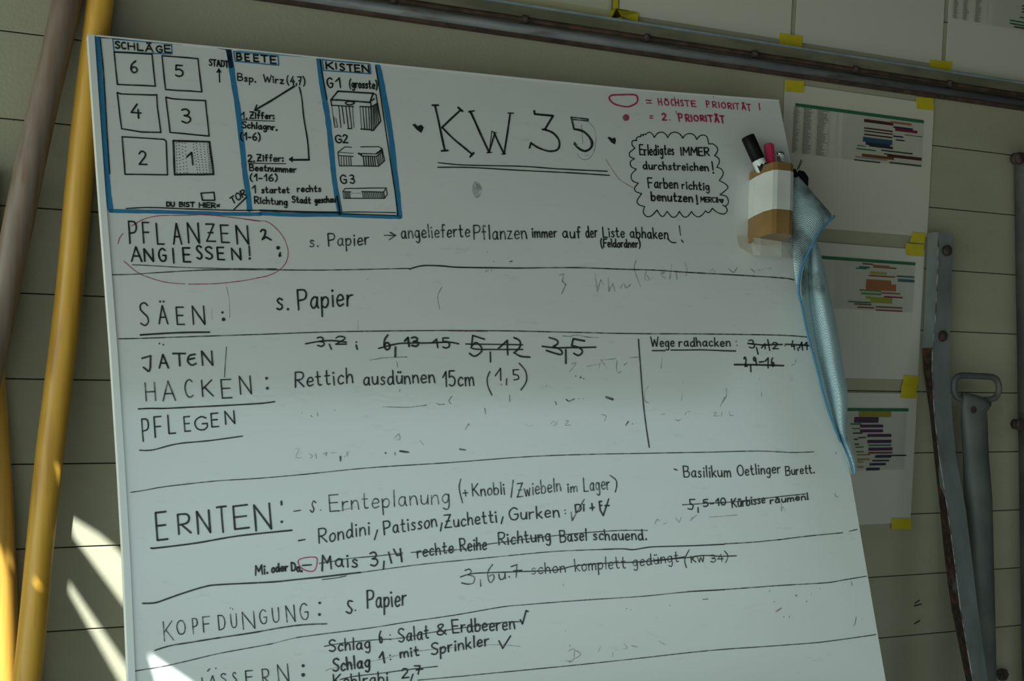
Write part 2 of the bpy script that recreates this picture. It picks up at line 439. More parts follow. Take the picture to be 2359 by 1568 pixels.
def parse_ink(text):
    """-> list of (part name, {ink: (verts2d, faces)}) in photograph pixels of the board's face"""
    parts, cur, ox, oy, sc, ink, w, rot = [], None, 0, 0, 1, 'k', 3, 0.0
    def add(vf):
        V, Fc = cur.setdefault(ink, ([], []))
        n = len(V); V.extend(vf[0]); Fc.extend(tuple(i + n for i in f) for f in vf[1])
    def px(s): return [(float(a) / sc + ox, float(b) / sc + oy) for a, b in (p.split(',') for p in s.split())]
    def strokes(kind, pts):
        if kind == 'l':
            for a, b in zip(pts, pts[1:]):
                L = math.hypot(b[0] - a[0], b[1] - a[1]); n = max(1, int(L / 25))
                jit = min(0.4, L * 0.02)
                add(ribbon([(a[0] + (b[0] - a[0]) * t / n + (random.uniform(-jit, jit) if 0 < t < n else 0), a[1] + (b[1] - a[1]) * t / n + (random.uniform(-jit, jit) if 0 < t < n else 0)) for t in range(n + 1)], w))
        elif kind == 's': add(ribbon(smooth(pts), w))
        elif kind == 'd': add(dot(pts[0], w * 0.75))
    def glyph(ch, fn):
        for kind, pts in GL[ch][1]:
            strokes(kind, [fn(*p) for p in pts])
    for line in text.strip().splitlines():
        k, _, a = line.partition(' ')
        if k == 'P': cur = {}; parts.append((a, cur))
        elif k == 'o':
            q = a.split(); ox, oy, sc = float(q[0]), float(q[1]), float(q[2])
        elif k == 'i':
            q = a.split(); ink, w = q[0], float(q[1]) * 1.12
        elif k == 'rot': rot = float(a)
        elif k in ('l', 's'): strokes(k, px(a))
        elif k == 'f':
            P = px(a); add((P, [tuple(range(len(P)))]))
        elif k == 'd':
            p, r = a.split(); add(dot(px(p)[0], float(r) / sc))
        elif k == 'D':
            p0, p1, n = a.split(); (a0, b0), (a1, b1) = px(p0)[0], px(p1)[0]; n = int(n)
            for i in range(n):
                t = i / (n - 1); add(dot((a0 + (a1 - a0) * t + random.uniform(-.5, .5), b0 + (b1 - b0) * t + random.uniform(-.5, .5)), w * 0.42))
        elif k == 'L':
            ch, p0, p1 = a.split(); (xl, yt), (xr, yb) = px(p0)[0], px(p1)[0]
            W, H = xr - xl, yb - yt; gw = GL[ch][0]
            sl = 0.06 + (xl - 204) / 1590 * 0.11
            Wn = max(W - sl * H, W * 0.6); xm = (xl + xr) / 2
            glyph(ch, lambda u, v: (xm + (u / gw - 0.5) * Wn + sl * (0.5 - v / 100) * H, yb - v / 100 * H + rot * (u / gw - 0.5) * Wn))
        elif k == 't':
            s, p0, p1, h = a.split('|'); (x0, y0), (x1, y1) = px(p0)[0], px(p1)[0]; h = float(h) / sc
            tot = sum(GL[c][0] for c in s) + 23 * (len(s) - 1)
            f = (x1 - x0) / tot; sl = 0.03 + (x0 - 204) / 1590 * 0.07; tn = (y1 - y0) / (x1 - x0); u0 = 0
            if abs(tn) > 0.4: sl = -tn * 0.7
            for c in s:
                jy, jr = random.uniform(-.03, .03) * h, random.uniform(-.05, .05)
                glyph(c, lambda u, v: (x0 + (u0 + u) * f + (sl + jr) * (-v / 100 * h), y0 + (u0 + u) * f * tn - v / 100 * h + jy))
                u0 += GL[c][0] + 23
    return parts

INK_TEXT = r"""
P blue_border
i blue 12
o 0 0 3.92
s 873,335 895,560 915,900 945,1300 965,1568 980,1770 1000,1895
i blue 8
s 1000,1903 1100,1906 1500,1913 2000,1930 2352,1933
o 600 400 3.92
s 0,357 300,372 700,372 1000,385 1262,392
o 600 0 3.92
i blue 11
s 1055,578 1090,730 1140,1000 1180,1250 1215,1568 1240,1768 1256,1955
s 525,530 560,800 605,1050 640,1350 660,1568 690,1768 720,1925
o 0 0 3.92
s 2068,460 2110,750 2150,1000 2190,1350 2212,1568 2240,1750 2253,1890
i blue 2.5
l 900,332 1500,385 2050,438
l 1018,352 1550,397 1552,487 1380,482 1030,467 1018,352
o 500 100 5.2267
l 250,84 880,146 1190,170
l 1265,182 1850,232
l 200,97 735,152 742,262 218,215 200,97
l 1265,197 1840,247 1852,365 1285,325 1265,197
P border_outline
i k 2.6
o 0 0 3.92
s 905,350 930,600 950,900 970,1250 990,1568
s 1140,1883 1350,1873 1700,1886 2100,1898 2352,1898
i navy 10
l 2062,447 2075,520 2087,595
i k 4
o 600 400 3.92
s 0,330 360,345 700,350
i k 2
s 700,350 850,345 1220,352
s 700,362 950,368 1235,378
i k 4
l 690,205 705,270 720,360
i k 2.6
o 600 0 3.92
s 1040,600 1075,800 1105,1000 1150,1300 1190,1568 1220,1768 1240,1940
s 540,540 560,680 600,900
i k 2
o 0 0 3.92
l 890,338 1300,362 1640,402
l 1700,402 2050,432
o 500 100 5.2267
l 0,55 110,72
l 280,78 860,134
l 1400,190 1830,240
P field_plan
o 0 0 3.92
i k 3.4
sl .08
rot .07
L S 1038,375 1082,435
L C 1095,382 1135,440
L H 1155,390 1215,447
L L 1240,395 1292,455
L Ä 1312,402 1380,465
L G 1410,415 1465,472
L E 1485,410 1540,472
i k 3
l 1030,470 1372,490 1402,778 1060,762 1030,470
l 1462,503 1787,530 1822,830 1495,808 1462,503
l 1058,835 1092,848 1385,858 1415,855 1420,960 1452,1195 1280,1192 1098,1162 1058,835
l 1497,878 1560,892 1855,908 1888,1228 1535,1195 1497,878
l 1102,1235 1480,1258 1500,1275 1512,1578 1128,1573 1102,1235
i k 4
l 1565,1270 1890,1280 1928,1573 1577,1576 1565,1270
i k 3.6
L 6 1175,550 1240,655
L 5 1580,590 1655,690
L 4 1180,940 1275,1065
L 3 1635,985 1720,1110
L 2 1250,1365 1325,1485
L 1 1685,1375 1745,1485
i k 2.6
D 1592,1290 1600,1560 11
D 1617,1285 1628,1560 11
D 1645,1290 1660,1560 10
D 1672,1295 1690,1560 9
D 1745,1300 1785,1560 11
D 1770,1295 1810,1560 12
D 1805,1300 1838,1560 12
D 1840,1300 1868,1560 12
D 1872,1300 1893,1560 16
D 1890,1330 1905,1560 14
i k 3
t STADT|1890,590|2062,608|55
l 1983,740 1978,630
f 1950,655 1975,613 2001,655
o 0 400 3.92
l 1815,175 1932,168 1940,240 1828,240 1815,175
t DU|1507,294|1575,296|38
t BIST|1620,296|1755,298|38
t HIER|1800,304|1945,306|42
l 1960,280 1980,296
l 1980,278 1960,298
t TOR|2100,275|2222,195|55
l 2110,325 2225,212
P bed_notes
o 500 100 5.2267
i k 3.6
L B 235,120 295,200
L E 335,130 390,210
L E 440,140 500,217
L T 530,145 610,222
L E 640,155 710,240
i k 2.8
t Bsp.|250,445|465,465|85
t Wirz|560,460|800,485|85
t (4,7)|845,490|1060,500|95
i k 4
l 930,515 650,690 460,800
i k 3
l 478,742 455,805 515,812
s 990,525 1020,660 1045,900 1090,1170 1106,1395
i k 4
l 1108,1400 880,1402
f 860,1390 912,1358 912,1436
i k 3
t 1.|295,905|360,910|78
t Ziffer:|395,902|685,910|76
t Schlagnr.|305,1015|720,1045|76
t (1-6)|285,1158|520,1165|85
t 2.|375,1420|450,1425|78
t Ziffer:|485,1415|795,1420|76
i k 1.8
l 295,920 690,935
l 375,1440 830,1448
i k 3
o 500 340 5.2267
t Beetnummer|395,275|950,300|76
t (1-16)|400,398|725,400|78
t 1|425,545|465,545|88
t startet|540,545|870,545|74
t rechts|970,530|1250,530|74
t Richtung|455,670|845,690|80
t Stadt|905,660|1125,670|74
t geschau|1180,665|1425,655|72
P crate_notes
o 500 100 5.2267
i k 3.6
L K 1310,225 1400,308
L I 1425,240 1440,305
L S 1475,245 1535,325
L T 1565,255 1635,335
L E 1655,260 1720,340
L N 1745,265 1830,345
i k 3.2
L G 1320,415 1395,530
L 1 1425,415 1490,530
t (grosste)|1595,530|1930,545|95
i k 3.4
l 1455,575 1880,600 1840,710 1460,680 1370,680 1455,575
i k 2.6
l 1880,600 1915,620 1930,720 1855,765 1850,710
l 1370,685 1378,745 1640,760
l 1720,760 1855,765
s 1545,715 1590,697 1655,712 1620,735 1570,735 1545,715
l 1860,690 1895,665
l 1730,1030 1860,1040
l 1860,1050 1885,1045 1970,935 1930,715
l 1575,1025 1620,1025
i k 1.2
l 1380,745 1415,1010 1455,1005
l 1405,880 1418,990
l 1430,900 1450,1005
l 1630,765 1648,1010
l 1720,765 1740,1030
i k 2
l 1465,760 1492,1010
l 1505,760 1532,965
l 1550,760 1582,1020
l 1590,762 1622,1015
l 1755,768 1778,1030
l 1790,768 1808,1035
l 1825,768 1835,1040
i k 2.8
l 1855,765 1860,1050
i k 2
l 1880,755 1882,1040
l 1895,745 1902,1015
l 1910,735 1922,990
l 1922,725 1945,965
i k 3.2
L G 1420,1105 1500,1195
L 2 1510,1100 1575,1195
i k 2
l 1455,1310 1540,1245 1620,1250
l 1730,1245 1945,1242 1985,1265 1920,1330 1735,1325
l 1455,1310 1475,1475 1760,1475 1945,1478
l 1470,1350 1640,1360
l 1735,1355 1920,1360 1995,1300
l 1985,1265 2018,1410 1945,1478 1920,1360
i k 1.2
l 1455,1310 1640,1322
i k 1.6
l 1495,1352 1498,1472
l 1525,1352 1530,1472
l 1555,1354 1562,1472
l 1585,1356 1592,1472
l 1608,1358 1616,1472
i k 2.3
l 1760,1358 1772,1474
l 1790,1358 1800,1474
l 1820,1358 1828,1474
l 1845,1358 1856,1474
l 1870,1358 1882,1474
l 1895,1360 1908,1476
i k 1.7
l 1945,1345 1957,1465
l 1965,1330 1977,1448
l 1985,1310 2000,1428
i k 4
l 1928,1320 1982,1287
l 1705,1325 1738,1338
o 500 340 5.2267
i k 3
L G 1480,330 1560,430
L 3 1595,330 1655,430
i k 2
l 1515,530 1540,492 2035,485 2050,560 2015,610 1525,610 1515,530
l 1515,530 1610,532
l 1740,528 2005,535 2035,485
l 2005,535 2015,610
i k 1.8
l 1535,535 1545,605
l 1553,535 1563,605
l 1572,535 1582,605
l 1592,535 1602,605
l 1750,533 1762,606
l 1770,533 1782,606
l 1790,533 1802,606
l 1812,533 1824,606
l 1834,533 1846,606
l 1856,533 1868,606
l 1878,533 1890,606
l 1900,533 1912,606
l 1922,533 1934,606
l 1944,533 1956,606
l 1966,533 1978,606
l 1986,535 1996,606
D 1620,548 1725,548 7
P title_writing
o 600 0 3.92
i k 4
l 1575,950 1620,1150 1665,1360
l 1552,950 1605,950
l 1635,1362 1690,1358
l 1805,995 1640,1150
l 1785,970 1825,1005
s 1640,1150 1740,1250 1830,1325 1912,1393
l 1893,1415 1925,1380
i k 4.4
l 1895,1005 2065,1375
i k 3
l 1880,1010 1930,1000
l 2065,1375 2115,1205
i k 1.8
l 2065,1375 2090,1185
l 2085,1185 2130,1200
i k 3.6
l 2110,1200 2200,1390 2230,1200 2255,1025
i k 2.6
l 2235,1020 2285,1022
l 2045,1378 2085,1375
l 2180,1390 2212,1388
f 1370,1125 1395,1115 1420,1140 1450,1125 1475,1150 1452,1200 1410,1170
o 1200 0 3.92
i k 4
l 120,1000 125,1030 290,1045 215,1170
s 215,1170 290,1200 345,1270 335,1345 260,1365 160,1335 90,1290
l 90,1290 78,1335
l 195,1168 230,1172
i g 4
l 455,1058 480,1165
i g 3
l 455,1058 605,1075 605,1092 470,1078
i g 4.6
s 480,1165 560,1185 625,1250 637,1320 590,1362 530,1345 485,1290
i k 2.2
s 500,1170 580,1195 645,1270 640,1330 590,1366 520,1340 478,1300
i f 1.2
s 600,1090 660,1160 678,1260 655,1380 600,1438 540,1430 510,1390
l 545,1130 560,1300
l 580,1400 615,1402
i k 2.4
o 600 0 3.92
s 1605,1468 1850,1490 2352,1501 2700,1525 3130,1546
s 1600,1510 1900,1512 2352,1538 2800,1560 3150,1583
o 1200 0 3.92
f 780,1240 800,1234 825,1250 850,1240 858,1265 850,1305 815,1285
P priority_mark
o 1350 200 5.2267
sl .12
rot .08
i red 3.6
s 280,140 310,102 420,95 580,95 620,130 610,190 540,230 470,238 340,205 280,140
i redf 3
d 480,370 44
i red 2
s 470,360 490,360 485,385 462,380 455,355 480,340 508,360 500,395 465,400
P priority_legend
i red 2.6
s 722,165 745,158 765,170 782,160
l 730,195 788,197
L H 865,140 915,220
L Ö 940,160 1000,220
L C 1020,150 1060,225
L H 1070,150 1120,230
L S 1135,160 1175,230
L T 1185,165 1250,235
L E 1265,170 1325,237
L P 1445,170 1490,245
L R 1520,180 1575,250
L I 1595,185 1605,250
L O 1625,190 1685,255
L R 1705,195 1755,265
L I 1770,200 1778,265
L T 1790,200 1850,270
L Ä 1870,208 1925,275
L T 1930,210 1990,290
L ! 2080,200 2095,272
P priority_legend
i red 2.6
l 770,350 802,350
l 770,375 802,375
i red 3.6
L 2 910,320 970,400
d 1010,398 8
L P 1110,325 1165,415
L R 1195,335 1250,415
L I 1265,340 1275,415
L O 1295,345 1355,410
L R 1375,345 1425,410
L I 1440,345 1450,415
L T 1465,345 1530,420
L Ä 1545,350 1600,425
L T 1610,350 1670,435
i redf 1.4
s 240,875 310,990 400,1110 480,1165 565,1215
i g 1.4
l 1062,120 1072,200
l 1083,290 1090,335
l 1532,110 1535,125
P reminder_bubble
i k 2.2
s 715,575 760,545 800,570 822,610
s 822,610 860,560 915,545 960,570 982,610
s 982,610 1020,560 1075,545 1130,570 1165,618
s 1165,618 1200,575 1255,562 1305,585 1333,633
s 1333,633 1370,590 1420,580 1460,610 1477,688
s 1477,688 1530,688 1578,730 1580,780 1548,828
s 1548,828 1595,860 1605,910 1575,968
s 1575,968 1630,990 1652,1050 1605,1128
s 1605,1128 1680,1170 1705,1220 1612,1298
s 1612,1298 1690,1320 1715,1390 1680,1435 1648,1423
s 1680,1438 1700,1490 1660,1530 1580,1510 1522,1462
s 1520,1462 1480,1515 1437,1492
s 1437,1492 1400,1540 1350,1566 1300,1540 1270,1500
s 1270,1500 1220,1562 1170,1560 1125,1500
s 1125,1500 1080,1562 1030,1563 975,1498
s 975,1498 930,1560 890,1540 855,1482
s 855,1482 790,1550 730,1560 690,1510 705,1440
s 705,1440 640,1420 615,1370 670,1285
s 670,1285 600,1260 585,1215 630,1160
s 630,1160 560,1130 545,1060 605,990
s 605,990 545,960 535,900 585,865
s 585,865 530,840 525,790 590,738
s 590,738 555,700 560,650 612,647
s 600,640 620,605 660,600
s 652,600 665,575 690,585
s 688,590 695,570 718,572
i k 2.9
t Erledigtes|650,820|1060,815|120
t IMMER|1145,825|1485,827|95
t durchstreichen|692,990|1475,1010|92
L ! 1515,900 1535,1040
t Farben|755,1215|1105,1225|120
t richtig|1160,1225|1485,1245|95
i k 3.3
t benutzen|790,1365|1285,1385|105
L ! 1325,1305 1345,1410
i k 2.4
t MERCI!|1385,1385|1590,1390|58
i k 3
l 1602,1358 1650,1358 1638,1395 1602,1358
P planting_heading
o 0 400 3.92
sl .07
rot .02
i k 3.5
L P 1160,430 1240,630
L F 1285,440 1355,625
L L 1410,450 1480,635
L A 1555,450 1640,635
L N 1690,445 1800,625
L Z 1855,455 1945,610
L E 1990,465 2070,620
L N 2130,470 2245,635
i k 3.8
L A 1180,660 1280,790
L N 1300,680 1385,790
L G 1430,675 1500,790
L I 1555,675 1575,805
L E 1650,670 1720,795
L S 1770,650 1825,770
L S 1850,660 1920,770
L E 1960,665 2025,775
L N 2090,675 2175,775
L ! 2240,655 2265,770
o 500 340 5.2267
s 525,1010 545,988 580,1000 575,1050 545,1105
l 545,1103 590,1075 650,1110
d 735,1205 24
d 755,1298 19
l 760,1265 752,1290
i g 1.8
o 0 400 3.92
l 1195,822 1450,835 1700,848 2000,856 2500,858
i redl 1.9
s 1190,470 1300,410 1450,378 1700,375 1850,370 2100,395 2352,428
s 1670,995 1500,980 1340,935 1240,890 1120,790
s 1065,630 1080,580 1110,540
s 2352,935 2200,965 1950,992 1700,997
o 500 340 5.2267
s 330,858 470,880 600,890 720,980 810,1100 855,1250 830,1380 740,1480 600,1545 480,1567
P planting_note
i g 3
t s.|1120,1195|1220,1190|140
t Papier|1345,1190|1830,1165|150
i g 2.6
l 2015,1055 2150,1058
l 2085,1020 2150,1056 2070,1110
o 600 400 3.92
i g 3
t angelieferte|1275,582|1890,567|115
t Pflanzen|1930,595|2405,583|125
o 1200 400 3.92
i k 2.8
t immer|105,575|325,572|92
t auf|380,578|540,578|100
t der|590,572|690,572|100
t Liste|745,572|935,572|92
t abhaken|990,577|1330,588|95
s 1325,585 1360,618 1400,622
i g 2.6
l 1430,470 1442,555
l 1450,598 1466,620
i k 2.9
t (Feldordner)|725,662|1080,665|72
P ruled_line
i g 2.3
o 0 400 3.92
s 1015,912 1200,908 1500,888 1900,868 2352,866 2900,870 3690,855
o 600 400 3.92
i k 2.8
s 1345,862 1420,838 1500,828 1650,833 1800,845 2352,852
o 1200 400 3.92
i g 2.6
s 0,852 500,848 900,862 1200,870 1500,890 1900,912 2352,940 2465,958
P sowing_heading
o 0 400 3.92
sl .1
rot 0
i k 3.1
L S 1255,1165 1345,1370
L Ä 1425,1190 1515,1355
L E 1590,1205 1665,1360
L N 1735,1195 1850,1360
d 2008,1252 12
d 2018,1315 17
i f 1.4
l 1910,1210 1915,1310
l 2045,1020 2070,1130 2075,1300
i k 3.6
s 1268,1455 1600,1435 1890,1430
P sowing_note
o 600 400 3.92
i k 3.8
t s.|150,1230|255,1225|180
t Papier|345,1228|830,1185|178
P ruled_line
i g 2.4
o 0 400 3.92
s 1070,1490 1300,1485 1800,1468 2352,1450 2900,1430 3300,1422 4050,1415 4700,1420
o 1200 400 3.92
s 0,1421 500,1432 1000,1443 1700,1447 2352,1458 2620,1478
i redf 2.6
o 600 400 3.92
l 1700,1418 1850,1422 2050,1424
P weeding_heading
o 0 800 3.92
i k 3.8
l 1282,98 1360,76 1357,180
s 1357,180 1345,215 1320,200 1295,180
L A 1430,65 1520,185
d 1440,-35 8
d 1475,-25 8
L T 1560,55 1680,165
s 1760,62 1710,75 1695,125 1730,160 1770,145
l 1695,110 1755,98
L N 1820,35 1920,160
i g 1.8
l 2045,-5 2030,210 2028,270
i g 3.4
rot -.04
L H 1310,320 1405,480
L A 1460,305 1585,480
L C 1665,290 1745,450
i k 3
L K 1820,295 1925,440
L E 1995,290 2095,455
L N 2160,260 2270,420
o 600 800 3.92
d 55,278 14
d 62,368 14
o 0 800 3.92
i k 3
s 1250,555 1350,550 1480,550 1700,540 2100,520 2352,505 2478,490
i k 3.1
rot -.08
L P 1280,645 1350,845
L F 1390,625 1465,810
L L 1515,610 1585,775
L E 1660,625 1720,755
L G 1755,625 1875,745
L E 1905,595 1975,715
L N 2030,575 2120,690
i k 2.6
s 1260,928 1380,925 1600,870 1900,840 2190,800
P weeding_note
o 660 740 5.2267
rot 0
i k 3.3
s 230,270 400,240 560,232 720,250
L 3 365,190 455,300
L 2 585,180 720,275
l 515,275 540,335
d 840,250 11
l 838,285 852,335
i k 4
L 6 1160,165 1250,340
l 1312,310 1310,425
i k 4.4
L 1 1420,195 1480,300
L 3 1500,190 1590,300
i k 3.4
s 1110,325 1280,280 1420,262 1700,260 1950,250 2070,270
L 1 1755,215 1825,315
L 5 1870,200 1970,320
o 1050 740 5.2267
i k 3.6
l 345,215 205,170 190,300
s 190,300 240,255 300,300 310,360 230,420 165,385
i k 3
l 120,272 400,276 805,282
s 180,315 250,335 500,338 805,338
l 415,370 418,490
i k 3.8
l 515,325 620,230 625,400
s 700,195 770,235 770,310 700,380
s 700,375 780,420 890,430
s 1125,195 1215,225 1225,270 1175,300
s 1175,300 1270,350 1260,400 1090,350
l 1325,340 1325,505
l 1550,235 1415,210 1395,290
s 1395,290 1490,320 1525,365 1480,410 1420,385
i k 3.4
l 1040,300 1200,320 1685,310
i f 2
s 1290,175 1380,180 1450,165 1600,190 1715,195
o 660 740 5.2267
i k 3.2
t Rettich|108,795|800,740|180
t ausdünnen|930,765|1785,735|165
t 15cm|1885,785|2255,765|180
o 1050 740 5.2267
i k 2.8
s 410,605 378,690 390,790 435,885
l 475,655 538,565 542,710
l 612,690 610,765
l 755,580 690,585 695,640
s 695,640 745,650 755,690 700,705
s 765,505 840,600 850,720 785,825
i redf 2
d 548,760 13
P divider_line
o 1450 740 5.2267
i k 2.6
s 108,215 130,500 165,950 200,1250 240,1515
P path_note
i k 2.8
t Wege|262,302|540,300|112
t radhacken|600,300|1215,300|104
d 1285,240 8
d 1297,288 8
l 275,352 430,352
l 500,345 850,342 1280,357
L 3 1430,225 1510,320
l 1530,315 1550,395
l 1590,320 1630,270 1635,330
l 1665,220 1690,350
L 2 1715,255 1795,330
L 4 1940,235 2000,340
l 2025,320 2035,350
l 2045,320 2075,250 2085,345
l 2100,290 2135,250 2140,340
i k 3.2
l 1425,265 1600,285 1840,278
l 1880,275 2200,295
d 1875,292 9
L 2 1375,430 1420,540
L 9 1490,430 1535,530
l 1565,490 1615,485
l 1635,480 1670,440 1670,560
L 6 1700,440 1745,540
l 1460,530 1463,605
i k 4
l 1265,520 1500,522 1855,533
P ruled_line
i g 2.1
o 0 800 3.92
s 1180,1308 1300,1290 1500,1255 1900,1210 2100,1195 2352,1180 2750,1145 3350,1085 4050,1040 4704,990 5200,968 5850,955 6400,945 6850,935 7150,948 7350,942
P harvest_heading
o 300 1100 5.2267
sl .05
rot -.12
i k 4.2
L E 305,415 450,745
L R 570,435 730,670
L N 800,400 965,665
L T 1040,350 1175,655
L E 1240,335 1430,610
L N 1490,320 1700,625
l 1820,285 1822,325
d 1825,530 17
i k 3.6
s 250,845 320,845 800,785 1300,700 1945,632
P harvest_note
i g 2.8
l 1970,403 2050,392
o 660 1080 5.2267
s 355,405 325,385 310,430 330,480 312,520 285,495
d 412,495 9
t Ernteplanung|525,510|1965,405|195
s 2100,120 2080,230 2120,405
l 2125,290 2180,285
l 2150,255 2160,325
o 1080 1080 5.2267
i g 2.9
t Knobli|50,325|435,305|145
l 535,135 510,340
t Zwiebeln|585,335|1110,265|160
t im|1195,282|1305,265|115
t Lager|1390,265|1700,240|160
s 1700,75 1770,130 1782,200 1765,275
o 660 1080 5.2267
i k 3
l 145,862 222,848
t Rondini|395,895|1000,785|170
l 1095,735 1060,850
t Patisson|1180,790|1810,690|160
l 1872,650 1855,745
t Zuchetti|1910,705|2535,642|150
o 1080 1080 5.2267
l 412,575 392,655
t Gurken|490,612|1090,575|145
d 1158,495 9
d 1163,535 9
i g 2.6
l 1232,520 1245,620 1390,365
i k 3.2
t Di|1290,520|1390,500|90
l 1460,470 1510,462
l 1482,415 1490,495
L F 1570,390 1615,490
l 1580,490 1620,560 1685,360
l 1640,440 1690,440
P corn_note
o 300 1100 5.2267
i k 3.4
t Mi.|1510,1170|1655,1150|112
i k 4
t oder|1705,1137|1895,1117|92
t Do.|1945,1115|2065,1130|95
i red 2.4
o 660 1080 5.2267
s 140,1110 200,1072 350,1062 368,1130 340,1215 270,1230 180,1190 140,1110
i k 3.4
l 195,1160 298,1152
i k 3.6
l 430,1225 435,1040 490,1130 525,1050 540,1200
t ais|592,1172|860,1178|165
L 3 1000,1000 1100,1165
l 1175,1110 1168,1200
l 1230,1000 1265,1130
l 1290,965 1330,1040 1380,1030
l 1370,960 1390,1115
i k 3
t rechte|1580,1065|2010,1000|140
t Reihe|2100,990|2410,965|150
i g 2.2
s 395,1135 560,1110 720,1080 1100,1045 1400,1010
s 1500,1003 1900,985 2195,958
o 1080 1080 5.2267
s 0,935 370,885 800,830 1300,775 1800,740 2150,738
i k 3
t Richtung|365,915|985,860|145
t Basel|1105,880|1420,855|140
t schauend.|1505,852|2140,850|125
P ruled_line
o 300 1100 5.2267
i k 3.3
s 150,1512 300,1505 450,1455 620,1395 900,1310 1100,1285 1700,1255 2000,1225 2300,1195 2680,1150 2770,1140
o 660 1080 5.2267
i g 2
s 430,1330 600,1310 720,1285
s 890,1245 1600,1150 2195,1090 2700,1040 3250,990 3800,968
o 1080 1080 5.2267
i k 2.6
s 1600,968 1850,960 1980,970 2170,940 2352,932 2700,922 3076,905
o 1200 1168 3.92
i g 2.3
s 1840,330 2100,315 2352,290
o 1760 1168 3.92
s 125,295 380,262 710,230
s 770,217 840,200
P fertilizing_note
o 660 1080 5.2267
i g 2.8
s 2150,1220 2200,1205 2225,1235 2190,1275
s 2190,1275 2260,1300 2250,1370 2180,1385 2110,1370
o 1080 1080 5.2267
l 140,1330 145,1410
s 285,1150 230,1240 240,1340 270,1365 305,1310 290,1270 245,1290
t u.|370,1335|495,1305|130
l 510,1175 580,1150 570,1305
l 540,1225 640,1218
i g 2.4
t schon|760,1265|1165,1240|130
t komplett|1285,1230|1890,1190|145
o 1200 1168 3.92
t gedüngt|1015,537|1425,490|98
s 1520,385 1480,470 1495,545
t KW|1540,500|1660,492|58
t 34|1715,497|1830,492|65
s 1840,395 1870,440 1850,500
i k 2.4
s 1200,478 1500,455 1650,435 1800,442 1945,438
o 660 1080 5.2267
s 2095,1300 2200,1265 2352,1250 2800,1235 3245,1215 3475,1165 3895,1130 4195,1120 4547,1095
o 1080 1080 5.2267
l 2352,1095 2600,1055
P basil_note
o 1200 800 3.92
i k 2.5
l 1385,1097 1410,1107
t Basilikum|1475,1170|1895,1168|100
t Oetlinger|1960,1157|2345,1132|92
o 1760 800 3.92
t Burett.|200,1155|455,1132|80
o 1200 800 3.92
i k 2.8
l 1570,1372 1525,1372 1530,1410
s 1530,1410 1555,1425 1545,1460 1510,1455
l 1600,1445 1602,1490
t 5-10|1650,1438|1850,1420|62
t Kürbisse|1910,1447|2205,1400|78
i k 3
t räumen!|2255,1410|2595,1370|58
i g 2.4
s 1460,1420 1560,1415 1700,1405 1900,1395 2352,1345 2570,1322
P fertilizing_heading
o 330 1268 5.2267
sl .04
rot -.1
i g 2.7
L K 240,850 365,1080
L O 400,840 510,1005
L P 590,815 660,1000
L F 715,795 810,975
L D 900,775 990,950
L U 1050,760 1130,925
d 1048,690 8
d 1075,703 8
L N 1190,735 1345,940
L G 1395,710 1490,880
L U 1550,690 1640,860
L N 1715,660 1830,855
L G 1880,635 1990,830
i k 3
d 2125,628 17
d 2122,768 19
i g 3.2
s 140,1200 320,1145 560,1105 900,1050 1300,990 1700,920 1950,890 2210,880
P fertilizing_note
o 730 1300 4.718
i k 3.5
s 385,400 345,395 340,440 380,490 360,530 320,512
d 418,497 9
t Papier|552,478|970,440|190
P ruled_line
o 330 1268 5.2267
i g 2.3
s -110,1450 0,1432 250,1390 500,1335 900,1240 1250,1175 1560,1118
i f 2
s 1560,1118 1700,1080 1850,1045
i g 2.2
s 1850,1045 2090,1012 2750,927 3200,855 3750,775 4300,680 4550,654 5300,595 6000,550 6500,500 7000,470
o 1200 1168 3.92
s 1500,760 1900,738 2352,705 2750,682 2920,655 3120,622
P watering_heading
o 330 1268 5.2267
i g 2.9
l 705,1530 714,1590
l 800,1600 835,1505 865,1600
l 775,1450 800,1422
d 875,1415 11
L S 930,1480 1000,1600
L S 1075,1465 1125,1600
L F 1230,1445 1330,1600
L R 1430,1425 1525,1610
L N 1615,1370 1755,1590
i k 3
d 1925,1385 20
d 1925,1495 24
P watering_note
o 730 1300 4.718
i k 3.2
t Schlag|135,947|580,910|125
L 6 670,725 712,850
d 795,765 8
d 800,815 8
t Salat|890,842|1215,800|145
t &|1310,770|1410,760|115
t Erdbeeren|1480,742|2150,700|140
l 2210,600 2235,645 2275,500 2297,510
i g 2.3
s 80,888 300,850 600,820 900,800 1200,745 1600,685 2000,630 2200,620
i k 3.8
t Schlag|175,1162|575,1110|135
l 680,1010 715,950 735,1065
d 795,985 9
d 800,1030 9
i k 3.4
t mit|910,1015|1110,985|105
t Sprinkler|1245,982|1870,872|125
l 1980,830 2020,910 2105,775
i f 1.6
s 95,1155 180,1125 600,1050 1100,940 1700,885 2000,870 2210,890
i k 3.2
t Kohlrabi|185,1330|770,1290|130
L 2 915,1130 1000,1230
l 1045,1190 1020,1260
l 1060,1100 1120,1100 1100,1190
l 1080,1145 1150,1135
i g 2.3
s 250,1250 400,1215 700,1180 1000,1140 1310,1105
P ruled_line
i g 2.1
s 1100,1255 1600,1210 1850,1185 2218,1150 2880,1085 3500,1018 4030,958 4430,920 4870,890 5250,862 5520,838 6010,770 6075,758
P smudge
i v 3
o 1200 400 3.92
l 350,915 385,905 375,970 405,1000 370,1080
l 670,900 690,1060 720,960 745,1000
l 790,940 795,1060 830,990 850,1060
s 900,1030 930,990 950,1030 990,1000
s 1040,785 1025,860 1080,1020
s 1130,880 1120,950 1160,960 1140,920
s 1260,900 1300,890 1270,920 1310,940
l 1360,820 1345,950
l 1400,880 1410,950
s 1480,800 1500,860 1490,920
l 1700,890 1730,860
l 1740,870 1760,890
s 1880,860 1920,890 1950,850
